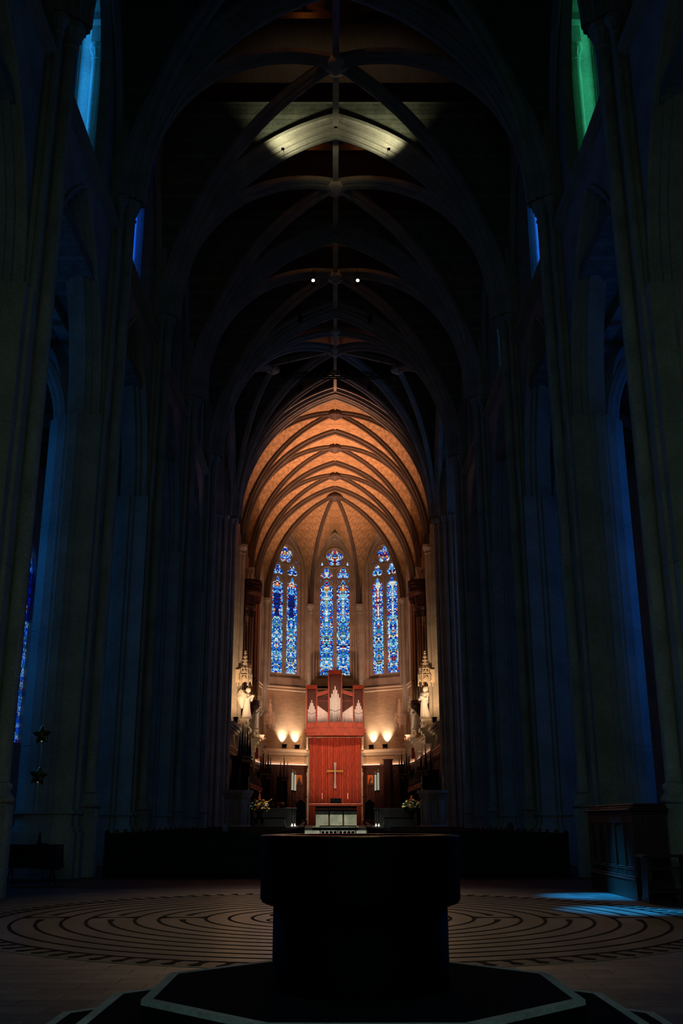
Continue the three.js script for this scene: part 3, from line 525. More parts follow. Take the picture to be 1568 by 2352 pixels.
  for (let k = 4; k < 7; k++) {
    const Z = ZP[k] + 2.5, t = thing('roof_truss', ordn[k - 4] + ' timber roof truss seen above the nave ribs', 'truss', [0, 0, 0]);
    mesh('tie_beam', bx(-7.3, 7.3, 31.0, 31.3, Z, Z + 0.3), M.roofWood, t);
    mesh('king_post', bx(-0.15, 0.15, 30.6, 33, Z + 0.02, Z + 0.28), M.roofWood, t);
    for (const s of [-1, 1]) { mesh('strut', beam([s * 0.2, 31.2, -Z - 0.15], [s * 2.4, 32.8, -Z - 0.15], 0.2, 0.22), M.roofWood, t); mesh('strut', beam([s * 3.2, 31.2, -Z - 0.15], [s * 5.4, 32.8, -Z - 0.15], 0.2, 0.22), M.roofWood, t); }
    for (const s of [-1, 1]) {
      if (k === 4 && s > 0) continue;
      const q = thing('work_lamp', 'warm work lamp under the planks of the ' + ordn[k - 4] + ' roof truss, ' + (s < 0 ? 'left' : 'right') + ' of the ridge', 'lamp', [s * 1.2, 31.05, Z - 0.5]);
      mesh('housing', [lb(0, 0, 0, 0.16, 0.1, 0.12), lb(0, -0.12, 0, 0.03, 0.16, 0.03)], M.black, q);
      mesh('bulb', ball(0, 0.1, 0, 0.05), M.lamp, q);
      const l = new THREE.PointLight(0xffa040, 0.55, 0, 2); l.position.set(0, 0.22, 0); l.castShadow = true; q.add(l);
      const pl = thing('plank_deck', 'orange lit plank deck on the ' + ordn[k - 4] + ' roof truss, ' + (s < 0 ? 'left' : 'right') + ' side', 'deck', [s * 1.2, 31.6, Z - 0.4]);
      for (let j = 0; j < 4; j++) mesh('plank', lb(0, j * 0.012, 0.45 - j * 0.3, 1.5, 0.05, 0.27), M.roofWood, pl);
    }
  }
  // two bright lamps on the ribs before the crossing
  for (const s of [-1, 1]) {
    const q = thing('ceiling_spotlight', 'bright round spotlight on a rib before the crossing, ' + (s < 0 ? 'left' : 'right') + ' one', 'spotlight', [s * 1.17, 28.6, 46.6]);
    const can = new THREE.CylinderGeometry(0.11, 0.1, 0.34, 18, 1, true); can.rotateX(Math.PI / 2); const back = new THREE.SphereGeometry(0.12, 12, 8); back.translate(0, 0, -0.17);
    mesh('can', [can, back], M.black, q);
    const d = new THREE.CylinderGeometry(0.085, 0.085, 0.02, 20); d.rotateX(Math.PI / 2); d.translate(0, 0, 0.16); mesh('lens', d, M.lamp, q);
    mesh('bracket', [bar([0, 0, 0], [0, 0.9, -0.3], 0.025, 6), bar([s * -0.2, 0.5, 0], [s * 0.2, 0.5, 0], 0.02, 6)], M.black, q);
    spot(s * 1.17, 28.58, 46.35, s * 1.0, 0, 17.5, 0xffd8b0, 560, 9.5, 1, 6);
  }
  // two lamps that graze the arch of the third pier pair
  for (const s of [-1, 1]) {
    const q = thing('arch_floodlight', 'small floodlight grazing the transverse arch, ' + (s < 0 ? 'left' : 'right') + ' of its crown', 'floodlight', [s * 2.2, 28.1, 35.05]);
    mesh('housing', lb(0, 0, 0, 0.13, 0.08, 0.1, 0.02), M.black, q); mesh('lens', lb(0, 0.042, -0.01, 0.1, 0.01, 0.07), M.lamp, q); mesh('bracket', bar([0, 0, 0], [0, 0.6, -1.0], 0.012, 6), M.black, q);
    spot(s * 2.2, 28.25, 35.0, s * 1.9, 30.3, 36.1, 0xf0f4d0, 17, 50, 1, 4);
  }
}

// ---------------------------------------------------------------- choir walls, shafts and vault
{
  const w = struct('wall_choir', 'warm lit stone walls and clustered shafts of the choir', 'wall');
  for (const s of [-1, 1]) {
    mesh('choir_wall', [bx(s * 7.45, s * 8.0, 0, 33, 64.5, 85.3)], M.stone, w);
    ZC.forEach((Z, i) => {
      mesh('respond', [bx(s * 7.05, s * 7.5, 1, YC + 1.5, Z - 0.55, Z + 0.55), bx(s * 6.95, s * 7.5, 1, YC + 0.8, Z - 0.32, Z + 0.32)], M.stone, w);
      for (const [dx, dz, r] of [[-0.14, 0, 0.17], [0.05, -0.38, 0.13], [0.05, 0.38, 0.13]]) {
        mesh('shaft', cyl(s * (XC + dx), 1, YC - 0.1, -(Z + dz), r, r, 16), M.stone, w);
        mesh('capital', capital(s * (XC + dx), YC - 0.72, -(Z + dz), r / 0.18, 24), M.stone, w);
      }
      if (i === 0) for (const [x, z] of [[7.35, Z - 0.75], [7.7, Z - 0.95], [7.95, Z - 1.05]]) { mesh('shaft', cyl(s * x, 1, YC - 0.1, -z, 0.15, 0.15, 16), M.stone, w); mesh('capital', capital(s * x, YC - 0.72, -z, 0.85, 24), M.stone, w); }
      if (i === 0) mesh('crossing_pier', [bx(s * 7.2, s * 8.6, 0, 33, Z - 0.7, Z + 0.3), bx(s * 7.5, s * 8.6, 0, 33, Z - 1.0, Z)], M.stone, w);
    });
    // arched rib sweeping up from the outer shafts of the crossing pier
  }
  const v = struct('ceiling_choir', 'tiled stone rib vault of the choir glowing orange', 'ceiling');
  const N = 22, ribC = ribP.map(([u, q]) => [u * 0.6, q * 0.75]);
  for (let b = 0; b < 3; b++) {
    const Za = ZC[b], Zb = ZC[b + 1], m = (Za + Zb) / 2, boss = V(0, YA + 0.05, m);
    for (const s of [-1, 1]) for (const Z of [Za, Zb]) {
      const p = V(s * XC, YC, Z), T = arcPts(p, V(0, YA, Z), N), D = arcPts(p, boss, N), Wl = arcPts(V(s * (XC + 0.25), YC, Z), V(s * (XC + 0.35), 28.6, m), N);
      const lift = (a) => a.map((f) => ({ ...f, p: f.p.clone().addScaledVector(f.n, -0.02) }));
      mesh('vault_web', ruled(lift(T), lift(D), 6), M.vault, v, true);
      mesh('vault_web', ruled(lift(Wl), lift(D), 6), M.vault, v, true);
      mesh('diagonal_rib', rib(p, boss, ribC, N), M.ribStone, v);
      mesh('wall_rib', rib(V(s * (XC + 0.25), YC, Z), V(s * (XC + 0.35), 28.6, m), ribS, 16), M.ribStone, v);
    }
    const o = mesh('boss', [lathe([[0, -0.62], [0.16, -0.62], [0.26, -0.46], [0.5, -0.42], [0.58, -0.26], [0.54, 0], [0.3, 0.15], [0, 0.15]], 16), ...Array.from({ length: 12 }, (_, k) => ball(0.48 * Math.cos(k * 0.5236), -0.3, 0.48 * Math.sin(k * 0.5236), 0.15))], M.bossWood, v); o.position.copy(boss);
    mesh('ridge_rib', bx(-0.06, 0.06, YA - 0.06, YA + 0.1, Za, Zb), M.vault, v);
  }
  const big = ribP.map(([u, q]) => [u * 0.95, q * 0.9]);
  for (const Z of ZC.slice(1)) mesh('transverse_arch', [rib(V(-XC, YC, Z), V(0, YA, Z), big, 28), rib(V(XC, YC, Z), V(0, YA, Z), big, 28)], M.ribStone, v);
  // apse vault
  const key = V(0, YA - 0.1, 86.9);
  APSE.forEach(([x, Z], i) => { if (i > 0 && i < 5) mesh('apse_rib', rib(V(x * 0.965, YC - 0.2, Z - 0.12), key, ribC, N), M.ribStone, v); });
  for (let i = 0; i < 5; i++) {
    const [xa, za] = APSE[i], [xb, zb] = APSE[i + 1], mx = (xa + xb) / 2, mz = (za + zb) / 2, wa = V(mx, i === 0 || i === 4 ? 28.0 : 28.6, mz);
    for (const [x, z] of [[xa, za], [xb, zb]]) { const p = V(x, YC - 0.2, z), A = arcPts(p, wa, N), B = arcPts(p, key, N); mesh('apse_web', ruled(A, B, 6), M.vault, v, true); }
  }
  for (const s of [-1, 1]) { const A = arcPts(V(s * XC, YC, 85), V(0, YA, 85), N), B = arcPts(V(s * 7.0, YC - 0.2, 85), key, N); mesh('apse_web', ruled(A, B, 3), M.vault, v, true); }
  const kb = mesh('boss', [lathe([[0, -0.7], [0.2, -0.7], [0.3, -0.5], [0.62, -0.45], [0.7, -0.26], [0.64, 0], [0.3, 0.15], [0, 0.15]], 18), ...Array.from({ length: 14 }, (_, k) => ball(0.58 * Math.cos(k * 0.4488), -0.3, 0.58 * Math.sin(k * 0.4488), 0.17))], M.bossWood, v); kb.position.copy(key);

  // apse walls
  const a = struct('wall_apse', 'polygonal apse wall with ledge, shafts and tall stained glass windows', 'wall');
  const wn = { 1: ['window_1', 'left stained glass window of the apse, dark blue robed figures', 1], 2: ['window_2', 'central stained glass window of the apse behind the organ', 0], 3: ['window_3', 'right stained glass window of the apse, red and white figures', 2] };
  for (let i = 0; i < 5; i++) {
    const [xa, za] = APSE[i], [xb, zb] = APSE[i + 1], A = V(xa, 0, za), B = V(xb, 0, zb), X = B.clone().sub(A), L = X.length(); X.normalize();
    const mat = new THREE.Matrix4().makeBasis(X, new THREE.Vector3(0, 1, 0), new THREE.Vector3().crossVectors(X, new THREE.Vector3(0, 1, 0))).setPosition(A.clone().add(B).multiplyScalar(0.5));
    const f = new THREE.Group(); f.name = 'apse_facet'; f.applyMatrix4(mat); a.add(f);
    const h = L / 2;
    mesh('lower_wall', lb(0, 7.05, -0.35, L + 0.3, 12.1, 0.7), M.wallTile, f);
    mesh('ledge', [lb(0, 13.12, -0.12, L + 0.1, 0.14, 0.5), lb(0, 12.86, -0.1, L + 0.1, 0.1, 0.36), lb(0, 13.0, -0.2, L, 0.2, 0.36)], M.carved, f);
    if (i >= 1 && i <= 3) {
      const o = new THREE.Shape(vec2([[-h - 0.1, 13.1], [-h - 0.1, 30.4], [h + 0.1, 30.4], [h + 0.1, 13.1]]));
      o.holes.push(new THREE.Path(vec2([[-1.95, 14.0], [-1.95, 24.3], ...archOutline(1.95, 24.3, 3.75, 14), [1.95, 24.3], [1.95, 14.0]].filter((p, k, q) => !k || p[0] !== q[k - 1][0] || p[1] !== q[k - 1][1]))));
      const g = new THREE.ExtrudeGeometry(o, { depth: 0.4, bevelEnabled: false }); g.translate(0, 0, -0.5); mesh('upper_wall', g, M.stone, f);
      mesh('back_wall', [lb(-2.1, 21.9, -0.75, 0.9, 17, 0.4), lb(2.1, 21.9, -0.75, 0.9, 17, 0.4), lb(0, 13.8, -0.75, 4.6, 1.2, 0.4)], M.stone, f);
      // jamb blocks and voussoirs, one by one
      for (const s of [-1, 1]) for (let k = 0; k < 16; k++) mesh('jamb_block', lb(s * 1.83, 14.0 + (k + 0.5) * 0.644, -0.36 + (k % 2) * 0.008, 0.32, 0.63, 0.4, 0.015), M.stone, f);
      for (const s of [-1, 1]) { const P = arcPts(new THREE.Vector3(s * 1.99, 24.3, -0.36), new THREE.Vector3(0, 28.1, -0.36), 48); for (let k = 0; k < 8; k++) mesh('voussoir', sweepF(P.slice(k * 6, k * 6 + 7).map((q, j) => j === 0 ? { ...q, p: q.p.clone().lerp(P[k * 6 + 1].p, 0.06) } : q), [[-0.2, 0], [-0.2, 0.32], [0.2, 0.32], [0.2, 0]]), M.stone, f); }
      mesh('keystone', lb(0, 27.86, -0.36, 0.34, 0.5, 0.42, 0.02), M.stone, f);
      const roll = [[-0.08, -0.06], [-0.08, 0.06], [0, 0.1], [0.08, 0.06], [0.08, -0.06]];
      mesh('hood_moulding', [rib(new THREE.Vector3(-2.05, 24.3, -0.06), new THREE.Vector3(0, 28.25, -0.06), roll, 18), rib(new THREE.Vector3(2.05, 24.3, -0.06), new THREE.Vector3(0, 28.25, -0.06), roll, 18), lb(-2.05, 19.1, -0.06, 0.14, 10.4, 0.14), lb(2.05, 19.1, -0.06, 0.14, 10.4, 0.14)], M.stone, f);
      const sl = prism([[-0.1, 13.2], [-0.1, 13.4], [-0.55, 14.4], [-0.75, 14.4], [-0.75, 13.2]], 3.7); sl.rotateY(-Math.PI / 2); sl.scale(1, 1, 1); sl.translate(1.85, 0, 0); mesh('sloping_sill', sl, M.stone, f);
      bigWindow(wn[i][0], wn[i][1], mat, GLASS[wn[i][2]]);
    } else mesh('upper_wall', lb(0, 21.7, -0.4, L + 0.2, 17.2, 0.6), M.stone, f);
  }
  for (let i = 1; i < 5; i++) { const [x, Z] = APSE[i], k = 0.965; // corner shafts
    mesh('corner_shaft', cyl(x * k, 7.6, 20.3, -(Z - 0.16), 0.19, 0.19, 16), M.stone, a);
    for (const d of [-0.34, 0.34]) mesh('side_shaft', cyl(x * k + d, 13.1, 24.5, -(Z - 0.05 + Math.abs(d) * (Math.abs(x) > 4 ? (Math.sign(x) * d < 0 ? -0.1 : -1.2) : (Math.sign(x) * d > 0 ? -0.3 : 0.1))), 0.09, 0.09, 10), M.stone, a);
    mesh('corner_capital', capital(x * k, 20.2, -(Z - 0.16), 1.15), M.stone, a);
    mesh('corner_backing', cyl(x, 1, YC, -(Z + 0.12), 0.42, 0.42, 8), M.stone, a);
  }
}

// ---------------------------------------------------------------- choir floor, wainscot, cornice
const YF = 1.1;
const facet = (i) => { const [xa, za] = APSE[i], [xb, zb] = APSE[i + 1], A = V(xa, 0, za), B = V(xb, 0, zb), X = B.clone().sub(A), L = X.length(); X.normalize(); const N = new THREE.Vector3().crossVectors(X, new THREE.Vector3(0, 1, 0)); return { m: new THREE.Matrix4().makeBasis(X, new THREE.Vector3(0, 1, 0), N).setPosition(A.clone().add(B).multiplyScalar(0.5)), L, X, N }; };
const sideFrame = (s, Za, Zb) => { const A = V(s * 6.98, 0, s < 0 ? Za : Zb), B = V(s * 6.98, 0, s < 0 ? Zb : Za), X = B.clone().sub(A), L = X.length(); X.normalize(); const N = new THREE.Vector3().crossVectors(X, new THREE.Vector3(0, 1, 0)); return { m: new THREE.Matrix4().makeBasis(X, new THREE.Vector3(0, 1, 0), N).setPosition(A.clone().add(B).multiplyScalar(0.5)), L, X, N }; };
{
  const f = struct('floor_choir', 'raised dark floor of the sanctuary with front steps', 'floor');
  mesh('platform', bx(-7.6, 7.6, 0, YF, 56.6, 95), M.darkFloor, f);
  for (let i = 0; i < 6; i++) mesh('step', bx(-2.4, 2.4, 0, YF - (i + 1) * 0.157, 56.6 - (i + 1) * 0.34, 56.6), M.edge, f);
  mesh('step_edge', bx(-1.25, 1.25, YF, YF + 0.05, 56.3, 56.7), M.altarPanel, f);
}
function wainscot(fr, label, strips) {
  const w = struct('wall_panelling', label, 'panelling'); w.applyMatrix4(fr.m);
  const L = fr.L, n = Math.max(1, Math.round(L / 0.86)), pw = L / n, yt = 6.2;
  mesh('backing', lb(0, (YF + yt) / 2, 0.06, L, yt - YF, 0.12), M.darkWood, w);
  mesh('top_rail', [lb(0, yt - 0.1, 0.16, L, 0.2, 0.14), lb(0, yt - 0.28, 0.14, L, 0.08, 0.1)], M.darkWood, w);
  mesh('bottom_rail', lb(0, YF + 0.18, 0.15, L, 0.36, 0.1), M.darkWood, w);
  for (let k = 0; k <= n; k++) mesh('stile', lb(-L / 2 + k * pw, (YF + yt) / 2, 0.14, 0.12, yt - YF, 0.1), M.darkWood, w);
  for (let k = 0; k < n; k++) {
    const cx = -L / 2 + (k + 0.5) * pw;
    mesh('rail', lb(cx, 3.5, 0.14, pw - 0.1, 0.12, 0.09), M.darkWood, w);
    mesh('wood_panel', lb(cx, 2.46, 0.125, pw - 0.26, 1.7, 0.05, 0.02), M.darkWood, w);
    mesh('wood_panel', lb(cx, 4.45, 0.125, pw - 0.26, 1.6, 0.05, 0.02), M.darkWood, w);
    const a = archOutline(pw / 2 - 0.08, 5.2, 0.42, 6, 0), sh = new THREE.Shape(vec2([[-pw / 2 + 0.06, 5.2], [-pw / 2 + 0.06, 5.72], [pw / 2 - 0.06, 5.72], [pw / 2 - 0.06, 5.2], ...a.reverse()])); const g = new THREE.ExtrudeGeometry(sh, { depth: 0.06, bevelEnabled: false }); g.translate(cx, 0.1, 0.12); mesh('blind_arch', g, M.darkWood, w);
  }
  // stone frieze and cornice over the light strip
  const c = struct('trim_cornice', 'pale stone cornice above the ' + label, 'cornice'); c.applyMatrix4(fr.m);
  mesh('frieze', lb(0, 6.72, 0.04, L + 0.1, 0.9, 0.1), M.wallTile, c);
  mesh('cornice', [lb(0, 7.12, 0.12, L + 0.16, 0.1, 0.26), lb(0, 7.24, 0.2, L + 0.26, 0.14, 0.42), lb(0, 7.4, 0.28, L + 0.36, 0.18, 0.58), lb(0, 7.53, 0.26, L + 0.3, 0.08, 0.5)], M.carved, c);
  for (const [x, wd, d] of strips) {
    const t = thing('light_strip', 'glowing light strip ' + d, 'light strip'); t.applyMatrix4(fr.m);
    mesh('tube', lb(x, 6.245, 0.17, wd, 0.05, 0.06), M.strip, t); mesh('tray', lb(x, 6.215, 0.19, wd, 0.02, 0.12), M.darkWood, t);
    const l = new THREE.RectAreaLight(0xffcdb4, 7, wd, 0.07); l.position.set(x, 6.29, 0.17); l.rotation.x = Math.PI / 2 * 0.8; t.add(l); // tilted back to the frieze
  }
}
wainscot(facet(1), 'carved dark wood panelling left of the red curtain', [[0, 4.3, 'above the panelling left of the curtain']]);
wainscot(facet(3), 'carved dark wood panelling right of the red curtain', [[-1.3, 1.7, 'between the curtain and the wood pillar'], [1.4, 1.3, 'right of the wood pillar']]);
wainscot(facet(0), 'dark wood panelling on the narrow left apse wall', [[0.3, 2.4, 'on the narrow left apse wall']]);
wainscot(facet(4), 'dark wood panelling on the narrow right apse wall', [[-0.3, 2.4, 'on the narrow right apse wall']]);
wainscot(sideFrame(-1, 65.2, 84.9), 'long dark wood panelling of the left choir wall', [[6.2, 6.8, 'along the left choir wall']]);
wainscot(sideFrame(1, 65.2, 84.9), 'long dark wood panelling of the right choir wall', [[-3.0, 13.2, 'along the right choir wall']]);
{ // cornice brackets that carry the statues
  const list = [[-6.35, 70.6, 'under the angel on the left'], [-6.3, 79.2, 'under the bowed figure on the left'], [6.35, 70.6, 'under the veiled figure on the right'], [6.3, 79.2, 'under the second figure on the right'], [-6.15, 84.4, 'under an empty niche canopy on the left'], [6.15, 84.4, 'under an empty niche canopy on the right']];
  for (const [x, Z, d] of list) {
    const b = thing('stone_bracket', 'stepped stone bracket on the cornice ' + d, 'bracket', [x, 7.05, Z]), s = Math.sign(x);
    mesh('corbel', [lb(s * 0.15, 0.05, 0, 0.7, 0.16, 0.9), lb(s * 0.1, 0.2, 0, 0.9, 0.16, 1.1), lb(s * 0.05, 0.4, 0, 1.1, 0.22, 1.3), lb(s * 0.12, -0.25, 0, 0.5, 0.5, 0.7)], M.carved, b);
    mesh('pedestal', [lathe([[0, 0.5], [0.42, 0.5], [0.42, 0.62], [0.36, 0.68], [0.33, 1.05], [0.4, 1.12], [0.4, 1.2], [0, 1.2]], 8)], M.carved, b);
    for (let k = 0; k < 8; k++) mesh('carved_leaf', ball(0.34 * Math.cos(k * 0.785), 0.86, 0.34 * Math.sin(k * 0.785), 0.09, 1, 1.3, 1, 6), M.carved, b);
  }
}
// ---------------------------------------------------------------- statues
function statueGeo(o) {
  const L = o.lean || 0, H = 1.0;
  const fn = (p) => {
    const y = p[1], bend = L * Math.max(0, y - 0.7) ** 2, q = [p[0] - (o.sway || 0) * Math.sin(y * 1.6) , y, p[2] - bend];
    const a = Math.atan2(q[2], q[0]), fold = 0.014 * Math.sin(a * 11 + y * 2.2) * Math.max(0, Math.min(1, (1.35 - y) * 1.6));
    let d = cap(q, [0, 0.08, 0], [0, 0.95, 0], 0.33, 0.2) ;
    d = smin(d, cap(q, [0, 0.95, 0], [0, 1.5, 0], 0.19, 0.21), 0.12);
    d = smin(d, cap(q, [-0.2, 1.6, 0], [0.2, 1.6, 0], 0.11, 0.11), 0.1) + fold;
    d = smin(d, cap(q, [0, 1.6, 0], [0, 1.78, 0.02], 0.075, 0.07), 0.05);
    d = smin(d, ell(q, [0, 1.93, 0.06], [0.125, 0.165, 0.145]), 0.03);
    d = smin(d, ell(q, [0, 1.95, -0.02], [0.155, 0.17, 0.16]), 0.03);          // hair or veil
    d = smin(d, cap(q, [0, 1.9, 0.19], [0, 1.87, 0.22], 0.02, 0.025), 0.02);    // nose
    for (const s of [-1, 1]) { const [e, h] = o.arms; d = smin(d, cap(q, [s * 0.24, 1.58, 0], [s * e[0], e[1], e[2]], 0.095, 0.08), 0.06); d = smin(d, cap(q, [s * e[0], e[1], e[2]], [s * h[0], h[1], h[2]], 0.085, 0.06), 0.04); d = smin(d, ell(q, [s * h[0], h[1] + 0.02, h[2] + 0.05], [0.045, 0.07, 0.07]), 0.03); }
    if (o.book) d = smin(d, Math.max(Math.abs(q[0]) - 0.16, Math.abs(y - o.book[1]) - 0.14, Math.abs(q[2] - o.book[2]) - 0.04), 0.03);
    if (o.veil) d = smin(d, cap(q, [0, 1.95, -0.08], [0, 1.1, -0.16], 0.14, 0.2), 0.08);
    return Math.max(d, -y);
  };
  return sdfGeo(fn, [0, 1.1, 0.1], 1.24, 76);
}
{
  const pray = statueGeo({ lean: 0.06, arms: [[0.3, 1.25, 0.16], [0.08, 1.5, 0.42]] });
  const wing = (s) => { const g = sdfGeo((p) => { const x = s * p[0]; let d = ell([x, p[1], p[2]], [0.14, 1.5, -0.42], [0.075, 0.5, 0.32]); d = smin(d, cap([x, p[1], p[2]], [0.14, 1.4, -0.45], [0.14, 0.72, -0.3], 0.14, 0.02), 0.2); d = smin(d, cap([x, p[1], p[2]], [0.1, 1.62, -0.1], [0.13, 1.75, -0.3], 0.07, 0.07), 0.1); return d + 0.004 * Math.sin(p[2] * 60 + p[1] * 20); }, [s * 0.14, 1.36, -0.4], 0.76, 56); return g; };
  const put = (name, label, geo, x, Z, turn, sc, wings) => { const t = thing(name, label, 'statue', [x, 8.28, Z], turn); const b = mesh('figure', geo, M.marble, t); t.scale.setScalar(sc); if (wings) for (const s of [-1, 1]) mesh('wing', wing(s), M.marble, t); mesh('base', lathe([[0, -0.02], [0.4, -0.02], [0.4, 0.05], [0, 0.07]], 12), M.marble, t); return t; };
  put('angel_statue', 'white winged angel statue with raised hands on left choir wall', pray, -6.18, 70.6, 1.05, 1.0, true);
  put('saint_statue', 'smaller pale statue bowing forward behind the angel', statueGeo({ lean: 0.28, sway: 0.1, veil: true, arms: [[0.34, 1.3, 0.2], [0.2, 1.62, 0.5]] }), -6.25, 79.2, 0.9, 0.84);
  put('saint_statue', 'tall pale veiled statue with crossed arms on right choir wall', statueGeo({ lean: -0.04, sway: -0.08, veil: true, arms: [[0.3, 1.26, 0.1], [-0.06, 1.36, 0.26]] }), 6.3, 70.6, -0.7, 1.05);
  put('saint_statue', 'pale statue holding a book beyond the veiled figure', statueGeo({ lean: 0.1, sway: 0.05, veil: true, book: [0, 1.3, 0.3], arms: [[0.3, 1.24, 0.12], [0.12, 1.28, 0.3]] }), 6.25, 79.2, -1.0, 0.9);
}
// ---------------------------------------------------------------- niche canopies of pierced stone
{
  const c = thing('niche_canopy', 'carved stone canopy with spire above the angel statue', 'canopy', [-6.4, 10.75, 70.9], 0, 'pinnacled stone niche canopies');
  const tier = (y, r, h, nm) => {
    const g = []; for (let k = 0; k < 6; k++) {
      const a = k * Math.PI / 3, b = a + Math.PI / 3, P = (q, rr, yy) => [rr * Math.cos(q), yy, rr * Math.sin(q)], mid = (a + b) / 2, rm = r * 0.88;
      mesh(nm + '_gable', [bar(P(a, r, y + h * 0.25), P(mid, rm, y + h * 0.72), 0.035, 5), bar(P(b, r, y + h * 0.25), P(mid, rm, y + h * 0.72), 0.035, 5), bar(P(a, r, y + h * 0.02), P(mid, rm, y + h * 0.46), 0.03, 5), bar(P(b, r, y + h * 0.02), P(mid, rm, y + h * 0.46), 0.03, 5), bar(P(a, r, y + h * 0.98), P(b, r, y + h * 0.98), 0.035, 5), ball(...P(mid, rm, y + h * 0.8), 0.05, 1, 1, 1, 6)], M.carved, c);
      mesh(nm + '_pinnacle', [bar(P(a, r, y - 0.12), P(a, r, y + h), 0.04, 6), bar(P(a, r, y + h), P(a, r, y + h * 1.3), 0.05, 6, 0.005), ball(...P(a, r, y - 0.16), 0.065, 1, 1, 1, 6)], M.carved, c);
    }
    mesh(nm + '_core', cyl(0, y + 0.1, y + h, 0, r * 0.55, r * 0.55, 6), M.carved, c);
  };
  tier(0, 0.5, 0.55, 'lower'); tier(0.55, 0.4, 0.45, 'upper');
  mesh('spire', [cyl(0, 1.0, 2.2, 0, 0.24, 0.03, 6), ball(0, 2.25, 0, 0.07), cyl(0, 1.86, 1.92, 0, 0.12, 0.12, 8), ball(0, 2.12, 0, 0.1, 1, 0.5, 1)], M.carved, c);
  for (let j = 0; j < 4; j++) for (let k = 0; k < 6; k++) { const rr = 0.27 - j * 0.055, a = k * Math.PI / 3; mesh('crocket', ball(rr * Math.cos(a), 1.12 + j * 0.24, rr * Math.sin(a), 0.055, 1, 1, 1, 5), M.carved, c); }
  mesh('wall_stem', lb(-0.4, 0.5, 0, 0.5, 0.9, 0.3), M.carved, c);
  dup(c, 'carved stone canopy with spire above the tall veiled statue', [6.4, 10.75, 70.9], Math.PI);
  dup(c, 'smaller looking canopy above the bowing statue on the left', [-6.35, 9.95, 80.6]);
  dup(c, 'smaller looking canopy above the statue with a book', [6.35, 9.95, 80.6], Math.PI);
  dup(c, 'canopy on the corner shaft left of the organ', [-5.75, 9.55, 90.0], -0.5);
  dup(c, 'canopy on the corner shaft right of the organ', [5.75, 9.55, 90.0], Math.PI + 0.5);
}
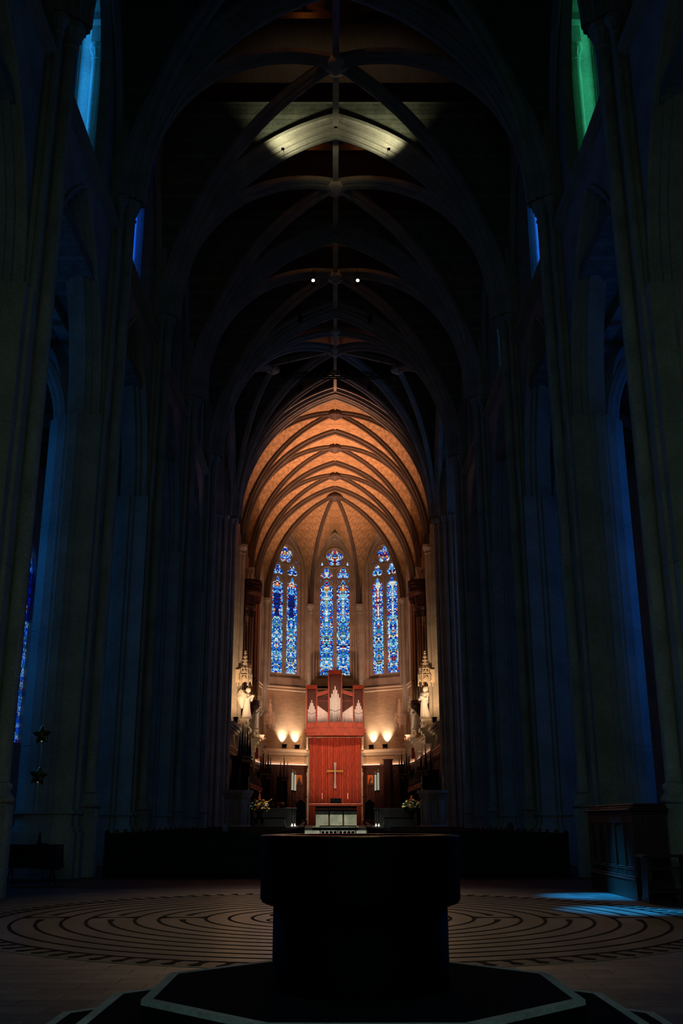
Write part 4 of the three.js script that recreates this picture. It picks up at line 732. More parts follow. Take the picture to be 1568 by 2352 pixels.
// ---------------------------------------------------------------- organ over the altar
function pipeGeo(h, foot, r, seg = 10) { return [cyl(0, 0, foot, 0, r * 0.22, r, seg), cyl(0, foot, h, 0, r, r, seg)]; }
{
  const o = thing('pipe_organ', 'red wood pipe organ case hung on the apse wall above the curtain', 'organ', [0.02, 0, 91.3]);
  const rw = M.redWood;
  // tribune below the pipes
  const base = (y0, y1, k) => plan([[-2.62 * k, -1.2], [-2.62 * k, 0.25 * k], [-1.62 * k, 0.55 * k], [-0.62 * k, 0.62 * k], [0, 0.8 * k], [0.62 * k, 0.62 * k], [1.62 * k, 0.55 * k], [2.62 * k, 0.25 * k], [2.62 * k, -1.2]].map(([x, d]) => [x, -d]), y0, y1);
  mesh('base_band', [base(8.95, 9.32, 1.04), base(8.8, 8.95, 1.0)], rw, o);
  mesh('base_case', base(9.3, 9.88, 1.0), rw, o);
  for (const [x0, x1, z] of [[-2.5, -1.72, 0.42], [-1.54, -0.7, 0.6], [-0.54, 0.54, 0.72], [0.7, 1.54, 0.6], [1.72, 2.5, 0.42]]) mesh('base_panel', lb((x0 + x1) / 2, 9.58, z + 0.0, x1 - x0, 0.36, 0.05, 0.01), rw, o);
  const box = (x0, x1, y0, y1, z0, z1) => lb((x0 + x1) / 2, (y0 + y1) / 2, (z0 + z1) / 2, x1 - x0, y1 - y0, z1 - z0);
  const T = [[-2.62, -1.6, 13.2, 0.34], [-0.64, 0.64, 14.5, 0.66], [1.6, 2.62, 13.2, 0.34]];
  for (const [x0, x1, top, z] of T) {
    for (const x of [x0, x1 - 0.12]) mesh('post', box(x, x + 0.12, 9.88, top, -0.9, z), rw, o);
    const m = (x0 + x1) / 2; mesh('tower_head', plan([[x0, 0.9], [x0, -z], [m, -z - 0.16], [x1, -z], [x1, 0.9]], top - 0.36, top), rw, o);
    mesh('tower_back', box(x0 + 0.1, x1 - 0.1, 9.88, top, -0.9, -0.5), M.stallWood, o);
    mesh('cross_bar', box(x0 + 0.1, x1 - 0.1, top - 0.74, top - 0.7, z - 0.2, z - 0.14), rw, o);
    const n = 7, iw = (x1 - x0 - 0.28) / n, tall = top > 14;
    for (let i = 0; i < n; i++) {
      const d = Math.abs(i - 3), x = x0 + 0.14 + (i + 0.5) * iw, h = (tall ? 3.15 : 1.95) - d * (tall ? 0.34 : 0.27), foot = (tall ? 0.9 : 0.68) + d * 0.05, pz = z - 0.14 + (3 - d) * 0.03;
      const p = mesh('organ_pipe', pipeGeo(h, foot, iw * 0.44), M.pipe, o); p.position.set(x, 9.9, pz);
      const mo = mesh('pipe_mouth', lb(0, foot + 0.02, iw * 0.42, iw * 0.5, 0.07, 0.02), M.black, p);
      for (const q of [-0.25, 0.25]) mesh('pipe_shade_slat', box(x + q * iw - 0.035, x + q * iw + 0.035, 9.9 + h + 0.02, top - 0.36, pz - 0.05, pz - 0.02), M.slatWood, o);
      mesh('shade_edge', box(x - iw / 2, x + iw / 2, 9.9 + h, 9.96 + h, pz - 0.04, pz + 0.02), rw, o);
    }
  }
  for (const s of [-1, 1]) {
    const x0 = s < 0 ? -1.6 : 0.64, x1 = x0 + 0.96, yo = 12.5, yi = 12.78, g = prism([[s < 0 ? x0 : x1, yo - 0.36], [s < 0 ? x0 : x1, yo], [s < 0 ? x1 : x0, yi], [s < 0 ? x1 : x0, yi - 0.34]], 0.3); g.translate(0, 0, 0.16); mesh('flat_head', g, rw, o);
    mesh('flat_back', box(x0, x1, 9.88, 12.3, -0.9, -0.4), M.stallWood, o);
    mesh('cross_bar', box(x0, x1, 11.75, 11.79, 0.28, 0.34), rw, o);
    const n = 13, iw = 0.96 / n;
    for (let i = 0; i < n; i++) {
      const t = s < 0 ? i / (n - 1) : 1 - i / (n - 1), h = 1.45 - t * 0.62, foot = 0.5 + t * 0.26, x = x0 + (i + 0.5) * iw;
      const p = mesh('organ_pipe', pipeGeo(h, foot, iw * 0.45, 8), M.pipe, o); p.position.set(x, 9.9, 0.34);
      mesh('pipe_mouth', lb(0, foot + 0.01, iw * 0.44, iw * 0.5, 0.03, 0.01), M.black, p);
      mesh('pipe_shade_slat', box(x - 0.022, x + 0.022, 9.92 + h, yo - 0.2, 0.26, 0.29), M.slatWood, o);
      mesh('shade_edge', box(x - iw / 2, x + iw / 2, 9.9 + h, 9.94 + h, 0.3, 0.36), rw, o);
    }
  }
  mesh('soffit', base(8.72, 8.8, 0.97), rw, o);
  mesh('wall_bearer', [box(-2.0, -1.7, 9, 12, -1.7, -0.8), box(1.7, 2.0, 9, 12, -1.7, -0.8)], rw, o);
}
// curtain, wall cross
{
  const n = 360, pos = [], idx = [], uv = [], Wd = 4.66, y0 = 1.12, y1 = 8.62, rows = 14;
  const ph = []; for (let i = 0; i < 40; i++) ph.push(R(0.6, 1.5)); let acc = 0; const pr = []; for (let i = 0; i <= n; i++) { acc += ph[Math.floor(i / 6) % 40] * 0.44; pr.push(acc); }
  for (let j = 0; j <= rows; j++) for (let i = 0; i <= n; i++) {
    const t = j / rows, k = 0.35 + 0.65 * t, x = (i / n - 0.5) * Wd + 0.02 * Math.sin(t * 3 + i * 0.13), z = k * (0.26 * Math.pow(Math.abs(Math.sin(pr[i] / 2)), 0.7) + 0.05 * Math.sin(pr[i] * 0.37 + t * 1.2)) + (i > 126 && i < 136 ? -0.09 * t : 0);
    pos.push(x, y1 + (y0 - y1) * t - (j === 0 && i > 50 && i < 90 ? 0.07 * Math.sin((i - 50) / 40 * Math.PI) : 0), z); uv.push(i / n * 6, t * 7);
  }
  for (let j = 0; j < rows; j++) for (let i = 0; i < n; i++) { const a = j * (n + 1) + i; idx.push(a, a + n + 1, a + 1, a + 1, a + n + 1, a + n + 2); }
  const g = new THREE.BufferGeometry(); g.setAttribute('position', new THREE.Float32BufferAttribute(pos, 3)); g.setAttribute('uv', new THREE.Float32BufferAttribute(uv, 2)); g.setIndex(idx); g.computeVertexNormals();
  const c = thing('curtain', 'tall pleated red curtain hanging below the organ', 'curtain', [0.02, 0, 92.2]);
  M.curtain.side = THREE.DoubleSide; mesh('cloth', g, M.curtain, c, true);
  mesh('curtain_rail', bar([-2.4, 8.64, -0.05], [2.4, 8.64, -0.05], 0.03, 8), M.carved, c);
  for (const s of [-1, 1]) { const p = thing('curtain_post', 'cream post at the ' + (s < 0 ? 'left' : 'right') + ' edge of the red curtain', 'post', [s * 2.5, 7.55, 92.4]); mesh('post', lb(0, 0.56, 0, 0.14, 1.12, 0.14), M.carved, p); mesh('base', lb(0, 0.06, 0, 0.22, 0.12, 0.22), M.carved, p); }
  const x = thing('hanging_cross', 'slender silver gilt cross hung on the red curtain', 'cross', [0.02, 4.2, 91.85]);
  mesh('upright', prism([[-0.1, 0], [0.1, 0], [0.055, 0.5], [0.05, 1.5], [0.1, 2.2], [-0.1, 2.2], [-0.05, 1.5], [-0.055, 0.5]], 0.08, 0.015), M.silver, x);
  mesh('cross_arm', prism([[-0.72, 1.36], [-0.6, 1.4], [0, 1.42], [0.6, 1.4], [0.72, 1.36], [0.72, 1.58], [0.6, 1.53], [0, 1.51], [-0.6, 1.53], [-0.72, 1.58]], 0.07, 0.012), M.brass, x);
}
// side organ cases with tall pipes and carved crowns
for (const s of [-1, 1]) {
  const sd = s < 0 ? 'left' : 'right', o = thing('organ_case', 'tall side organ with bronze pipes and carved crown on the ' + sd + ' choir wall', 'organ', [s * 6.75, 0, 75.4]);
  const crown = (cz, r, y, h) => {
    const g = lathe([[0.1, 0], [r * 0.5, h * 0.04], [r * 0.86, h * 0.3], [r * 0.96, h * 0.55], [r, h * 0.62], [r * 0.98, h * 0.72], [r * 1.02, h * 0.8], [r * 0.98, h], [r * 0.4, h], [0, h]], 56), nseg = g.attributes.position;
    const fine = new THREE.LatheGeometry(Array.from({ length: 29 }, (_, i) => { const t = i / 28, rr = t < 0.5 ? r * (0.55 + 0.42 * Math.sin(t * Math.PI)) : t < 0.6 ? r * 1.08 : r * 0.98; return new THREE.Vector2(rr, t * h); }), 64), p = fine.attributes.position;
    for (let i = 0; i < p.count; i++) { const a = Math.atan2(p.getZ(i), p.getX(i)), yy = p.getY(i) / h, bump = (yy > 0.46 && yy < 0.64) ? 0 : 0.07 * Math.sin(a * 13 + Math.sin(yy * 22) * 2) * Math.sin(yy * 34 + Math.cos(a * 9) * 2), k = 1 + bump; p.setX(i, p.getX(i) * k); p.setZ(i, p.getZ(i) * k); }
    fine.computeVertexNormals(); fine.translate(0, y, cz);
    mesh('carved_crown', fine, M.darkWood, o); mesh('crown_moulding', new THREE.TorusGeometry(r * 1.06, 0.07, 8, 32).rotateX(Math.PI / 2).translate(0, y + h * 0.55, cz), M.darkWood, o); mesh('crown_top', cyl(0, y + h - 0.02, y + h + 0.05, cz, r, r, 24), M.darkWood, o);
  };
  crown(1.6, 0.7, 15.6, 2.0); crown(-1.6, 0.98, 17.2, 2.3);
  mesh('case_base', [lathe([[0, 9.2], [0.25, 9.2], [0.5, 9.6], [0.66, 9.75], [0.66, 10.2], [0, 10.2]], 20, 0, 0, 1.6), lathe([[0, 9.0], [0.3, 9.0], [0.7, 9.5], [0.98, 9.7], [0.98, 10.2], [0, 10.2]], 20, 0, 0, -1.6), lb(s * 0.35, 9.9, 0, 0.7, 0.6, 5.2)], M.darkWood, o);
  mesh('case_back', lb(s * 0.5, 13.5, 0, 0.3, 7.2, 5.2), M.stallWood, o);
  for (const [cz, r, top] of [[1.6, 0.66, 16.0], [-1.6, 0.94, 17.6]]) for (let k = 0; k < 11; k++) {
    const a = (s < 0 ? 0 : Math.PI) + (k / 10 - 0.5) * Math.PI * 1.2, p = mesh('organ_pipe', pipeGeo(top - 10.2, 1.3 + 0.14 * Math.abs(k - 5), r * 0.11, 10), M.pipeWarm, o); p.position.set(r * 0.85 * Math.cos(a), 10.2, cz + r * 0.85 * Math.sin(a));
    mesh('pipe_mouth', lb(0, 1.34 + 0.14 * Math.abs(k - 5), r * 0.11, r * 0.13, 0.1, 0.02), M.black, p);
  }
  for (let k = 0; k < 8; k++) { const p = mesh('organ_pipe', pipeGeo(5.5, 1.4, 0.1, 10), M.pipeWarm, o); p.position.set(s * 0.1, 10.2, -0.72 + k * 0.2); }
}

// ---------------------------------------------------------------- floodlights on the cornice
function floodlight(x, y, Z, turn, label, tx, ty, tZ, color, cd, ang, pen, lx = 0, lz = 0) {
  const t = thing('floodlight', label, 'floodlight', [x, y, Z], turn);
  mesh('housing', [lb(0, 0.2, 0, 0.34, 0.2, 0.24, 0.02), lb(0, 0.32, 0, 0.4, 0.02, 0.28)], M.black, t);
  mesh('yoke', [lb(-0.2, 0.12, 0, 0.02, 0.24, 0.05), lb(0.2, 0.12, 0, 0.02, 0.24, 0.05), lb(0, 0.01, 0, 0.42, 0.02, 0.16)], M.black, t);
  mesh('lens', lb(0, 0.336, 0, 0.3, 0.006, 0.2), M.lamp, t); for (const q of [-1, 1]) { mesh('rim', lb(q * 0.19, 0.37, 0, 0.02, 0.1, 0.28), M.black, t); mesh('rim', lb(0, 0.37, q * 0.13, 0.4, 0.1, 0.02), M.black, t); }
  spot(x + lx, y + 0.44, Z + lz, tx, ty, tZ, color, cd, ang, pen, 4); return t;
}
{
  const WW = 0xffecd8;
  for (const [px, i, d] of [[-4.75, 1, 'outer of the pair left of the organ'], [-3.62, 1, 'inner of the pair left of the organ'], [3.5, 3, 'inner of the pair right of the organ'], [4.72, 3, 'outer of the pair right of the organ']]) {
    const Zw = 93.2 - (Math.abs(px) - 2.4) * (2.7 / 4.15), N = facet(i).N, s = Math.sign(px), P = (k) => [px + N.x * k, Zw - N.z * k];
    const [fx, fz] = P(0.42), [lx, lz] = P(0.3), [tx, tz] = P(0.02);
    floodlight(fx, 7.57, fz, s * -0.57, 'black floodlight on the apse cornice, ' + d, tx, 9.6, tz, WW, 70, 40, 1, lx - fx, lz - fz);
  }
  for (const s of [-1, 1]) {
    const sd = s < 0 ? 'left' : 'right';
    floodlight(s * 6.35, 7.57, 87.6, s * -1.2, 'black floodlight in the corner of the apse on the ' + sd, s * 6.72, 9.6, 87.8, WW, 40, 40, 1);
    floodlight(s * 6.6, 7.6, 67.3, s * -1.5, 'floodlight at the front end of the ' + sd + ' choir cornice', s * 6.75, 11.0, 70.8, 0xffcfa0, 85, 46, 1);
    for (const [Z, d] of [[69.6, 'nearest'], [76.0, 'middle'], [82.6, 'farthest']]) floodlight(s * 4.5, YF, Z, s * -1.5, d + ' vault floodlight on the choir floor at the ' + sd, s * -0.2, 30, Z + (Z > 80 ? 3 : 0.6), 0xffb494, 2100, 19, 1);
    floodlight(s * 6.3, 7.6, 82.3, s * -1.5, 'floodlight on the ' + sd + ' choir cornice beyond the side organ', s * -2.0, 13.5, 92.5, 0xffb89c, 190, 44, 1);
    floodlight(s * 5.2, 4.2, 70.4, s * -1.5, 'floodlight on the ' + sd + ' stalls aimed at the first statue opposite', s * -6.5, 10.0, 70.9, 0xffdcb8, 240, 19, 1);
    floodlight(s * 5.2, 4.2, 77.0, s * -1.5, 'floodlight on the ' + sd + ' stalls aimed at the second statue opposite', s * -6.5, 9.8, 80.2, 0xffdcb8, 240, 19, 1);
    floodlight(s * 5.0, YF, 81.0, s * -1.5, 'floodlight on the choir floor aimed at the curtain from the ' + sd, s * -0.4, 6.2, 92.2, 0xffcca4, 260, 21, 0.9);
    // stage lamps on the crossing truss, aimed at the altar and the curtain
    const q = thing('stage_light', 'black stage light on the truss over the crossing, ' + sd + ' one', 'spotlight', [s * 2.2, 27.78, 58.2]);
    const can = new THREE.CylinderGeometry(0.14, 0.11, 0.4, 16); can.rotateX(0.6); mesh('can', can, M.black, q); mesh('clamp', lb(0, 0.3, 0, 0.05, 0.3, 0.05), M.black, q);
    spot(s * 2.2, 27.7, 58.6, s * 0.2, 7.5, 92, 0xffd2ac, 2200, 9, 0.8, 4);
    const q2 = thing('stage_light', 'black stage light hung before the crossing arch, ' + sd + ' one', 'spotlight', [s * 2.0, 28.9, 51.2]); const can2 = new THREE.CylinderGeometry(0.14, 0.11, 0.4, 16); can2.rotateX(0.4); mesh('can', can2, M.black, q2); mesh('clamp', lb(0, 0.45, 0, 0.05, 0.7, 0.05), M.black, q2);
    spot(s * 2.0, 28.6, 51.3, s * 1.0, 1.8, 58.2, 0xf4f6e0, 3300, 8.5, 0.9, 4);
  }
}
// ---------------------------------------------------------------- altar and things around it
{
  const a = thing('altar', 'wooden altar table with three pale front panels', 'altar', [0.05, YF, 60]);
  mesh('table_top', [lb(0, 1.22, 0, 3.12, 0.15, 1.2, 0.02)], M.redWood, a);
  mesh('frame', [lb(0, 1.08, 0, 2.36, 0.14, 0.9), lb(0, 0.92, 0, 2.4, 0.1, 0.86), lb(0, 0.45, -0.1, 2.34, 0.9, 0.6)], M.stallWood, a);
  for (const x of [-0.81, 0, 0.81]) mesh('front_panel', lb(x, 0.44, 0.42, 0.72, 0.84, 0.06, 0.01), M.altarPanel, a);
  for (const x of [-0.4, 0.4]) mesh('divider', lb(x, 0.5, 0.36, 0.1, 1.0, 0.12), M.darkWood, a);
  const bs = thing('book_stand', 'black book stand on the altar table', 'stand', [0.03, YF + 1.295, 60.2]); mesh('desk', [prism([[-0.32, 0], [0.32, 0], [0.32, 0.3], [-0.32, 0.3]], 0.04).rotateX(-0.35), lb(0, 0.03, -0.1, 0.6, 0.06, 0.3)], M.black, bs); mesh('ledge', lb(0, 0.03, 0.06, 0.64, 0.04, 0.06), M.black, bs);
  const h = thing('high_altar', 'dark wood table standing before the red curtain', 'table', [0, YF, 89.5]); mesh('table_top', lb(0, 1.55, 0, 2.7, 0.08, 0.9), M.redWood, h); mesh('body', lb(0, 0.76, 0, 2.5, 1.5, 0.8), M.darkWood, h);
  for (const s of [-1, 1]) { const c = thing('altar_candle', 'thin candle on a dark stick before the curtain, ' + (s < 0 ? 'left' : 'right'), 'candle', [s * 1.1 - 0.0, YF + 1.59, 89.5]); mesh('stick', lathe([[0, 0], [0.12, 0], [0.12, 0.03], [0.03, 0.08], [0.035, 0.5], [0.07, 0.52], [0, 0.54]], 12), M.iron, c); mesh('wax', cyl(0, 0.54, 1.05, 0, 0.022, 0.022, 8), M.candle, c); }
}
for (const s of [-1, 1]) for (const [dx, dz, hh, d] of [[-2.4, 57.7, 0.98, 'nearer taller'], [-2.28, 58.5, 0.9, 'farther shorter']]) {
  const c = thing('tall_candlestick', d + ' floor candlestick with white candle ' + (s < 0 ? 'left' : 'right') + ' of the altar', 'candlestick', [s * -dx, YF, dz]);
  mesh('foot', lathe([[0, 0], [0.16, 0], [0.16, 0.06], [0.08, 0.12], [0.03, 0.2], [0, 0.2]], 14), M.silver, c);
  mesh('stem', lathe([[0.018, 0.15], [0.018, 0.9], [0.05, 0.95], [0.018, 1.0], [0.018, 1.85], [0.06, 1.92], [0.07, 1.98], [0, 1.98]], 10), M.iron, c);
  mesh('wax', cyl(0, 1.97, 1.97 + hh, 0, 0.065, 0.065, 14), M.candle, c);
  mesh('follower', lathe([[0, 0], [0.07, 0], [0.075, 0.05], [0.03, 0.1], [0.035, 0.16], [0, 0.18]], 12, 0, 1.96 + hh, 0), M.brass, c);
}
{ // pulpit, lectern, parapets, dark tables and flowers
  for (const s of [-1, 1]) {
    const sd = s < 0 ? 'left' : 'right', p = thing(s < 0 ? 'stone_pulpit' : 'stone_lectern', 'grey carved stone ' + (s < 0 ? 'pulpit at the left' : 'lectern at the right') + ' crossing pier', s < 0 ? 'pulpit' : 'lectern', [s * 5.75, YF, 61]);
    const oct = (r0, r1, y0, y1) => { const g = new THREE.CylinderGeometry(r1, r0, y1 - y0, 8); g.rotateY(Math.PI / 8); g.translate(0, (y0 + y1) / 2, 0); return g.toNonIndexed(); };
    const flat = (g) => { g.computeVertexNormals(); return g; };
    mesh('body', [flat(oct(0.86, 0.8, 0, 0.12)), flat(oct(0.72, 0.74, 0.12, 1.5)), flat(oct(0.74, 0.92, 1.5, 1.9)), flat(oct(0.97, 0.97, 1.9, 2.06))], M.stone, p);
    for (let k = 0; k < 8; k++) { const a = k * Math.PI / 4 + Math.PI / 8; const sh = lb(0, 0.8, 0, 0.36, 1.1, 0.05, 0.02); sh.translate(0, 0, 0.68); sh.rotateY(k * Math.PI / 4); mesh('carved_panel', sh, M.stone, p); mesh('angle_shaft', cyl(0.74 * Math.cos(a), 0.12, 1.55, 0.74 * Math.sin(a), 0.05, 0.06, 8), M.stone, p); }
    for (const [x, z, d] of [[s * 5.1, 60.8, 'inner'], [s * 6.35, 60.6, 'outer']]) { const c = thing('candlestick', d + ' candlestick on the stone ' + (s < 0 ? 'pulpit' : 'lectern'), 'candlestick', [x, YF + 2.06, z]); mesh('foot', lathe([[0, 0], [0.09, 0], [0.08, 0.05], [0.02, 0.1], [0.02, 0.3], [0.07, 0.36], [0.02, 0.42], [0, 0.42]], 10), M.brass, c); mesh('wax', cyl(0, 0.42, 0.78, 0, 0.022, 0.022, 8), M.candle, c); }
    const w = thing('parapet', 'low grey stone parapet ' + sd + ' of the altar', 'parapet', [s * 3.6, YF, 62.2]); mesh('slab', lb(0, 0.5, 0, 2.5, 1.0, 0.3), M.stone, w); mesh('coping', lb(0, 1.03, 0, 2.6, 0.08, 0.4, 0.02), M.stone, w);
    const b = thing('flower_stand', 'low dark draped box under the flowers ' + sd + ' of the altar', 'box', [s * (s < 0 ? 3.72 : 3.6), YF, 58.6]); mesh('drape', prism([[-0.95, 0], [0.95, 0], [0.82, 0.5], [-0.82, 0.5]], 0.9).translate(0, 0, -0.45), M.blackCloth, b); mesh('board', lb(0, 0.5, 0, 1.72, 0.03, 0.92), M.black, b);
    // flowers
    const f = thing('flower_arrangement', 'large ' + (s < 0 ? 'orange and white flower arrangement with tall spike on the left' : 'white and yellow flower arrangement on the right') + ' of the altar', 'flowers', [s * 4.28, YF + 0.515, 58.5]);
    mesh('vase', lathe([[0, 0], [0.16, 0], [0.1, 0.08], [0.2, 0.26], [0.22, 0.3], [0.18, 0.3], [0, 0.28]], 16), M.iron, f);
    const leaves = []; for (let k = 0; k < 150; k++) { const a = R(0, 6.28), e = R(-0.5, 1.4), r = R(0.34, 0.5), g = new THREE.PlaneGeometry(0.05, 0.2, 1, 2); g.attributes.position.setZ(2, 0.01); g.rotateX(R(-1, 1)); g.rotateZ(R(-1.2, 1.2)); g.rotateY(a); g.translate(r * Math.cos(e) * Math.cos(a), 0.55 + r * 0.8 * Math.sin(e), r * Math.cos(e) * Math.sin(a)); leaves.push(g); }
    const lf = mesh('foliage', [...leaves, ball(0, 0.5, 0, 0.34, 1, 0.8, 1)], M.leaf, f); lf.userData.kind = 'stuff';
    const blossom = (r) => { const g = []; for (let k = 0; k < 5; k++) g.push(ball(r * 0.5 * Math.cos(k * 1.257), 0, r * 0.5 * Math.sin(k * 1.257), r * 0.62, 1, 0.7, 1, 6)); g.push(ball(0, r * 0.3, 0, r * 0.5, 1, 1, 1, 6)); return mergeGeometries(g.map((q) => q.toNonIndexed())); };
    const bl = blossom(0.065), cols = [0xf3efe2, 0xe07a1c, 0xe8b43a, 0xf3efe2, 0xd8541c, 0xe6c860].map((c) => S({ color: c, roughness: 0.75 }));
    for (let k = 0; k < 46; k++) { const a = R(0, 6.28), e = Math.asin(R(-0.35, 0.98)), r = R(0.46, 0.56), m = raw('blossom', bl, cols[Math.floor(rnd() * 6)], f); m.position.set(r * Math.cos(e) * Math.cos(a), 0.56 + r * 0.82 * Math.sin(e), r * Math.cos(e) * Math.sin(a)); m.rotation.set(R(-1, 1), R(0, 6), R(-1, 1)); m.scale.setScalar(R(0.7, 1.35)); }
    const sp = []; const tilt = s < 0 ? 0 : 0.1, hgt = s < 0 ? 0.55 : 0.25; for (let k = 0; k < 12; k++) sp.push(ball(tilt * k * 0.03 + R(-0.03, 0.03), 0.95 + k / 12 * hgt, R(-0.03, 0.03), 0.075 - k * 0.0045, 1, 1, 1, 6)); mesh('flower_spike', sp, cols[4], f);
    mesh('trailing_sprig', [bar([0.3, 0.75, 0], [0.68, 0.98, 0.05], 0.012, 5), ball(0.5, 0.87, 0.02, 0.03), ball(0.6, 0.93, 0.03, 0.03), ball(0.68, 0.98, 0.05, 0.03)], cols[2], f);
    // rails along the sanctuary step
    const rl = thing('choir_rail', 'long low brown wooden rail across the step on the ' + sd, 'rail', [s * 4.65, 0, 54.2]);
    mesh('rail_cap', lb(0, 1.12, 0, 4.2, 0.07, 0.22, 0.02), M.darkWood, rl); mesh('rail_panel', lb(0, 0.55, 0, 4.1, 1.08, 0.06), M.darkWood, rl); for (let k = 0; k < 7; k++) mesh('stile', lb(-2.0 + k * 0.666, 0.55, 0.05, 0.1, 1.08, 0.06), M.darkWood, rl);
    const hr = thing('stair_rail', 'dark sloping balustrade on the ' + sd + ' of the sanctuary steps', 'railing', [s * 1.9, 0, 54.4]); const A = [s * 0.55, 0.75, 1.3], B = [s * -0.25, 1.35, -1.6]; mesh('handrail', bar(A, B, 0.04, 8), M.iron, hr); for (let k = 0; k <= 12; k++) { const t = k / 12, x = A[0] + (B[0] - A[0]) * t, y = A[1] + (B[1] - A[1]) * t, z = A[2] + (B[2] - A[2]) * t; mesh('baluster', lathe([[0.015, 0], [0.03, 0.2], [0.015, 0.3], [0.03, 0.5], [0.012, 0.6], [0.012, y]], 8, x, 0, z), M.iron, hr); }
    const ch = thing('clergy_chair', 'dark wooden chair in shadow ' + sd + ' of the altar', 'chair', [s * 2.2, YF, 66]); mesh('seat', lb(0, 0.45, 0, 0.6, 0.06, 0.55), M.stallWood, ch); mesh('backrest', [lb(0, 0.95, -0.26, 0.6, 0.95, 0.05), prism([[-0.3, 1.4], [0.3, 1.4], [0, 1.65]], 0.05).translate(0, 0, -0.285)], M.stallWood, ch); for (const x of [-0.27, 0.27]) for (const z of [-0.24, 0.24]) mesh('leg', lb(x, 0.22, z, 0.06, 0.44, 0.06), M.stallWood, ch); for (const x of [-0.29, 0.29]) mesh('armrest', [lb(x, 0.68, 0, 0.06, 0.05, 0.5), lb(x, 0.56, 0.2, 0.05, 0.24, 0.05)], M.stallWood, ch);
  }
  const g = thing('pierced_rail', 'pale pierced rail of eight round panels in front of the altar', 'rail', [0.13, 0, 54.3]);
  mesh('rails', [lb(0, 1.18, -0.03, 1.9, 0.05, 0.04), lb(0, 0.5, 0, 1.9, 0.05, 0.1)], M.black, g);
  for (const x of [-0.92, 0, 0.92]) mesh('post', lb(x, 0.6, 0, 0.05, 1.2, 0.06), M.altarPanel, g);
  for (const c of [-0.46, 0.46]) for (let k = 0; k < 4; k++) { mesh('round_panel', new THREE.CylinderGeometry(0.092, 0.092, 0.08, 16).rotateX(Math.PI / 2).scale(1, 0.9, 1).translate(c - 0.315 + k * 0.21, 1.04, 0), M.altarPanel, g); mesh('lower_panel', lb(c - 0.315 + k * 0.21, 0.84, 0, 0.16, 0.18, 0.05, 0.02), M.altarPanel, g); }
  mesh('foot', lb(0, 0.04, 0, 2.0, 0.08, 0.3), M.black, g);
  // credence table with gilt bowl
  const t = thing('credence_table', 'dark credence table against the left apse panelling', 'table', [-3.9, YF, 86.6]); mesh('table_top', lb(0, 1.35, 0, 2.4, 0.08, 0.8), M.stallWood, t); mesh('body', lb(0, 0.65, 0, 2.2, 1.3, 0.7), M.stallWood, t);
  const b = thing('gilt_bowl', 'small gilt two handled bowl on the dark credence table', 'bowl', [-4.75, YF + 1.39, 86.6]); mesh('bowl', lathe([[0, 0], [0.16, 0], [0.05, 0.08], [0.1, 0.16], [0.34, 0.34], [0.36, 0.4], [0.32, 0.4], [0, 0.2]], 20), M.brass, b); for (const s of [-1, 1]) mesh('handle', new THREE.TorusGeometry(0.09, 0.02, 6, 14).translate(s * 0.4, 0.32, 0), M.brass, b);
}
// icons on the panelling: gold ground, dark robed figure with a halo (generic)
for (const s of [-1, 1]) {
  const tx = makeTex(96, 128, (u, v) => {
    const x = u - 0.5, y = v, hd = Math.hypot(x * 0.75 - s * 0.0, y - 0.68); let c = [0.62 + 0.1 * hash2(Math.floor(u * 40), Math.floor(v * 40)), 0.3, 0.06];
    if (hd < 0.2) c = [0.72, 0.42, 0.1]; const body = Math.abs(x) < 0.16 + (0.62 - y) * 0.4 && y < 0.6; if (body) c = s < 0 ? [0.12, 0.05, 0.06] : [0.2, 0.06, 0.05]; if (hd < 0.13) c = [0.16, 0.07, 0.05]; if (Math.hypot(x * 0.9, (y - 0.67) * 0.8) < 0.075) c = [0.55, 0.3, 0.16];
    if (s < 0 && Math.hypot(x - 0.14, y - 0.4) < 0.07) c = [0.6, 0.34, 0.16]; if (s > 0 && Math.abs(x - 0.14) < 0.11 && Math.abs(y - 0.3) < 0.12) c = [0.66, 0.5, 0.32]; if (u < 0.05 || u > 0.95 || v < 0.04 || v > 0.96) c = [0.25, 0.1, 0.04]; return c;
  });
  const f = facet(s < 0 ? 1 : 3), t = thing('icon_painting', 'gold ground icon of a robed figure on panelling ' + (s < 0 ? 'left' : 'right') + ' of the curtain', 'icon'); t.applyMatrix4(f.m);
  const p = new THREE.Group(); p.name = 'panel'; const cx = s < 0 ? 1.35 : -1.35; const g = new THREE.BoxGeometry(0.66, 0.9, 0.04); g.translate(cx, 4.95, 0.26);
  mesh('painted_panel', g, S({ map: tx, roughness: 0.5 }), t, true); mesh('frame', [lb(cx, 5.42, 0.26, 0.74, 0.05, 0.07), lb(cx, 4.48, 0.26, 0.74, 0.05, 0.07), lb(cx - 0.35, 4.95, 0.26, 0.05, 0.98, 0.07), lb(cx + 0.35, 4.95, 0.26, 0.05, 0.98, 0.07)], M.stallWood, t);
}
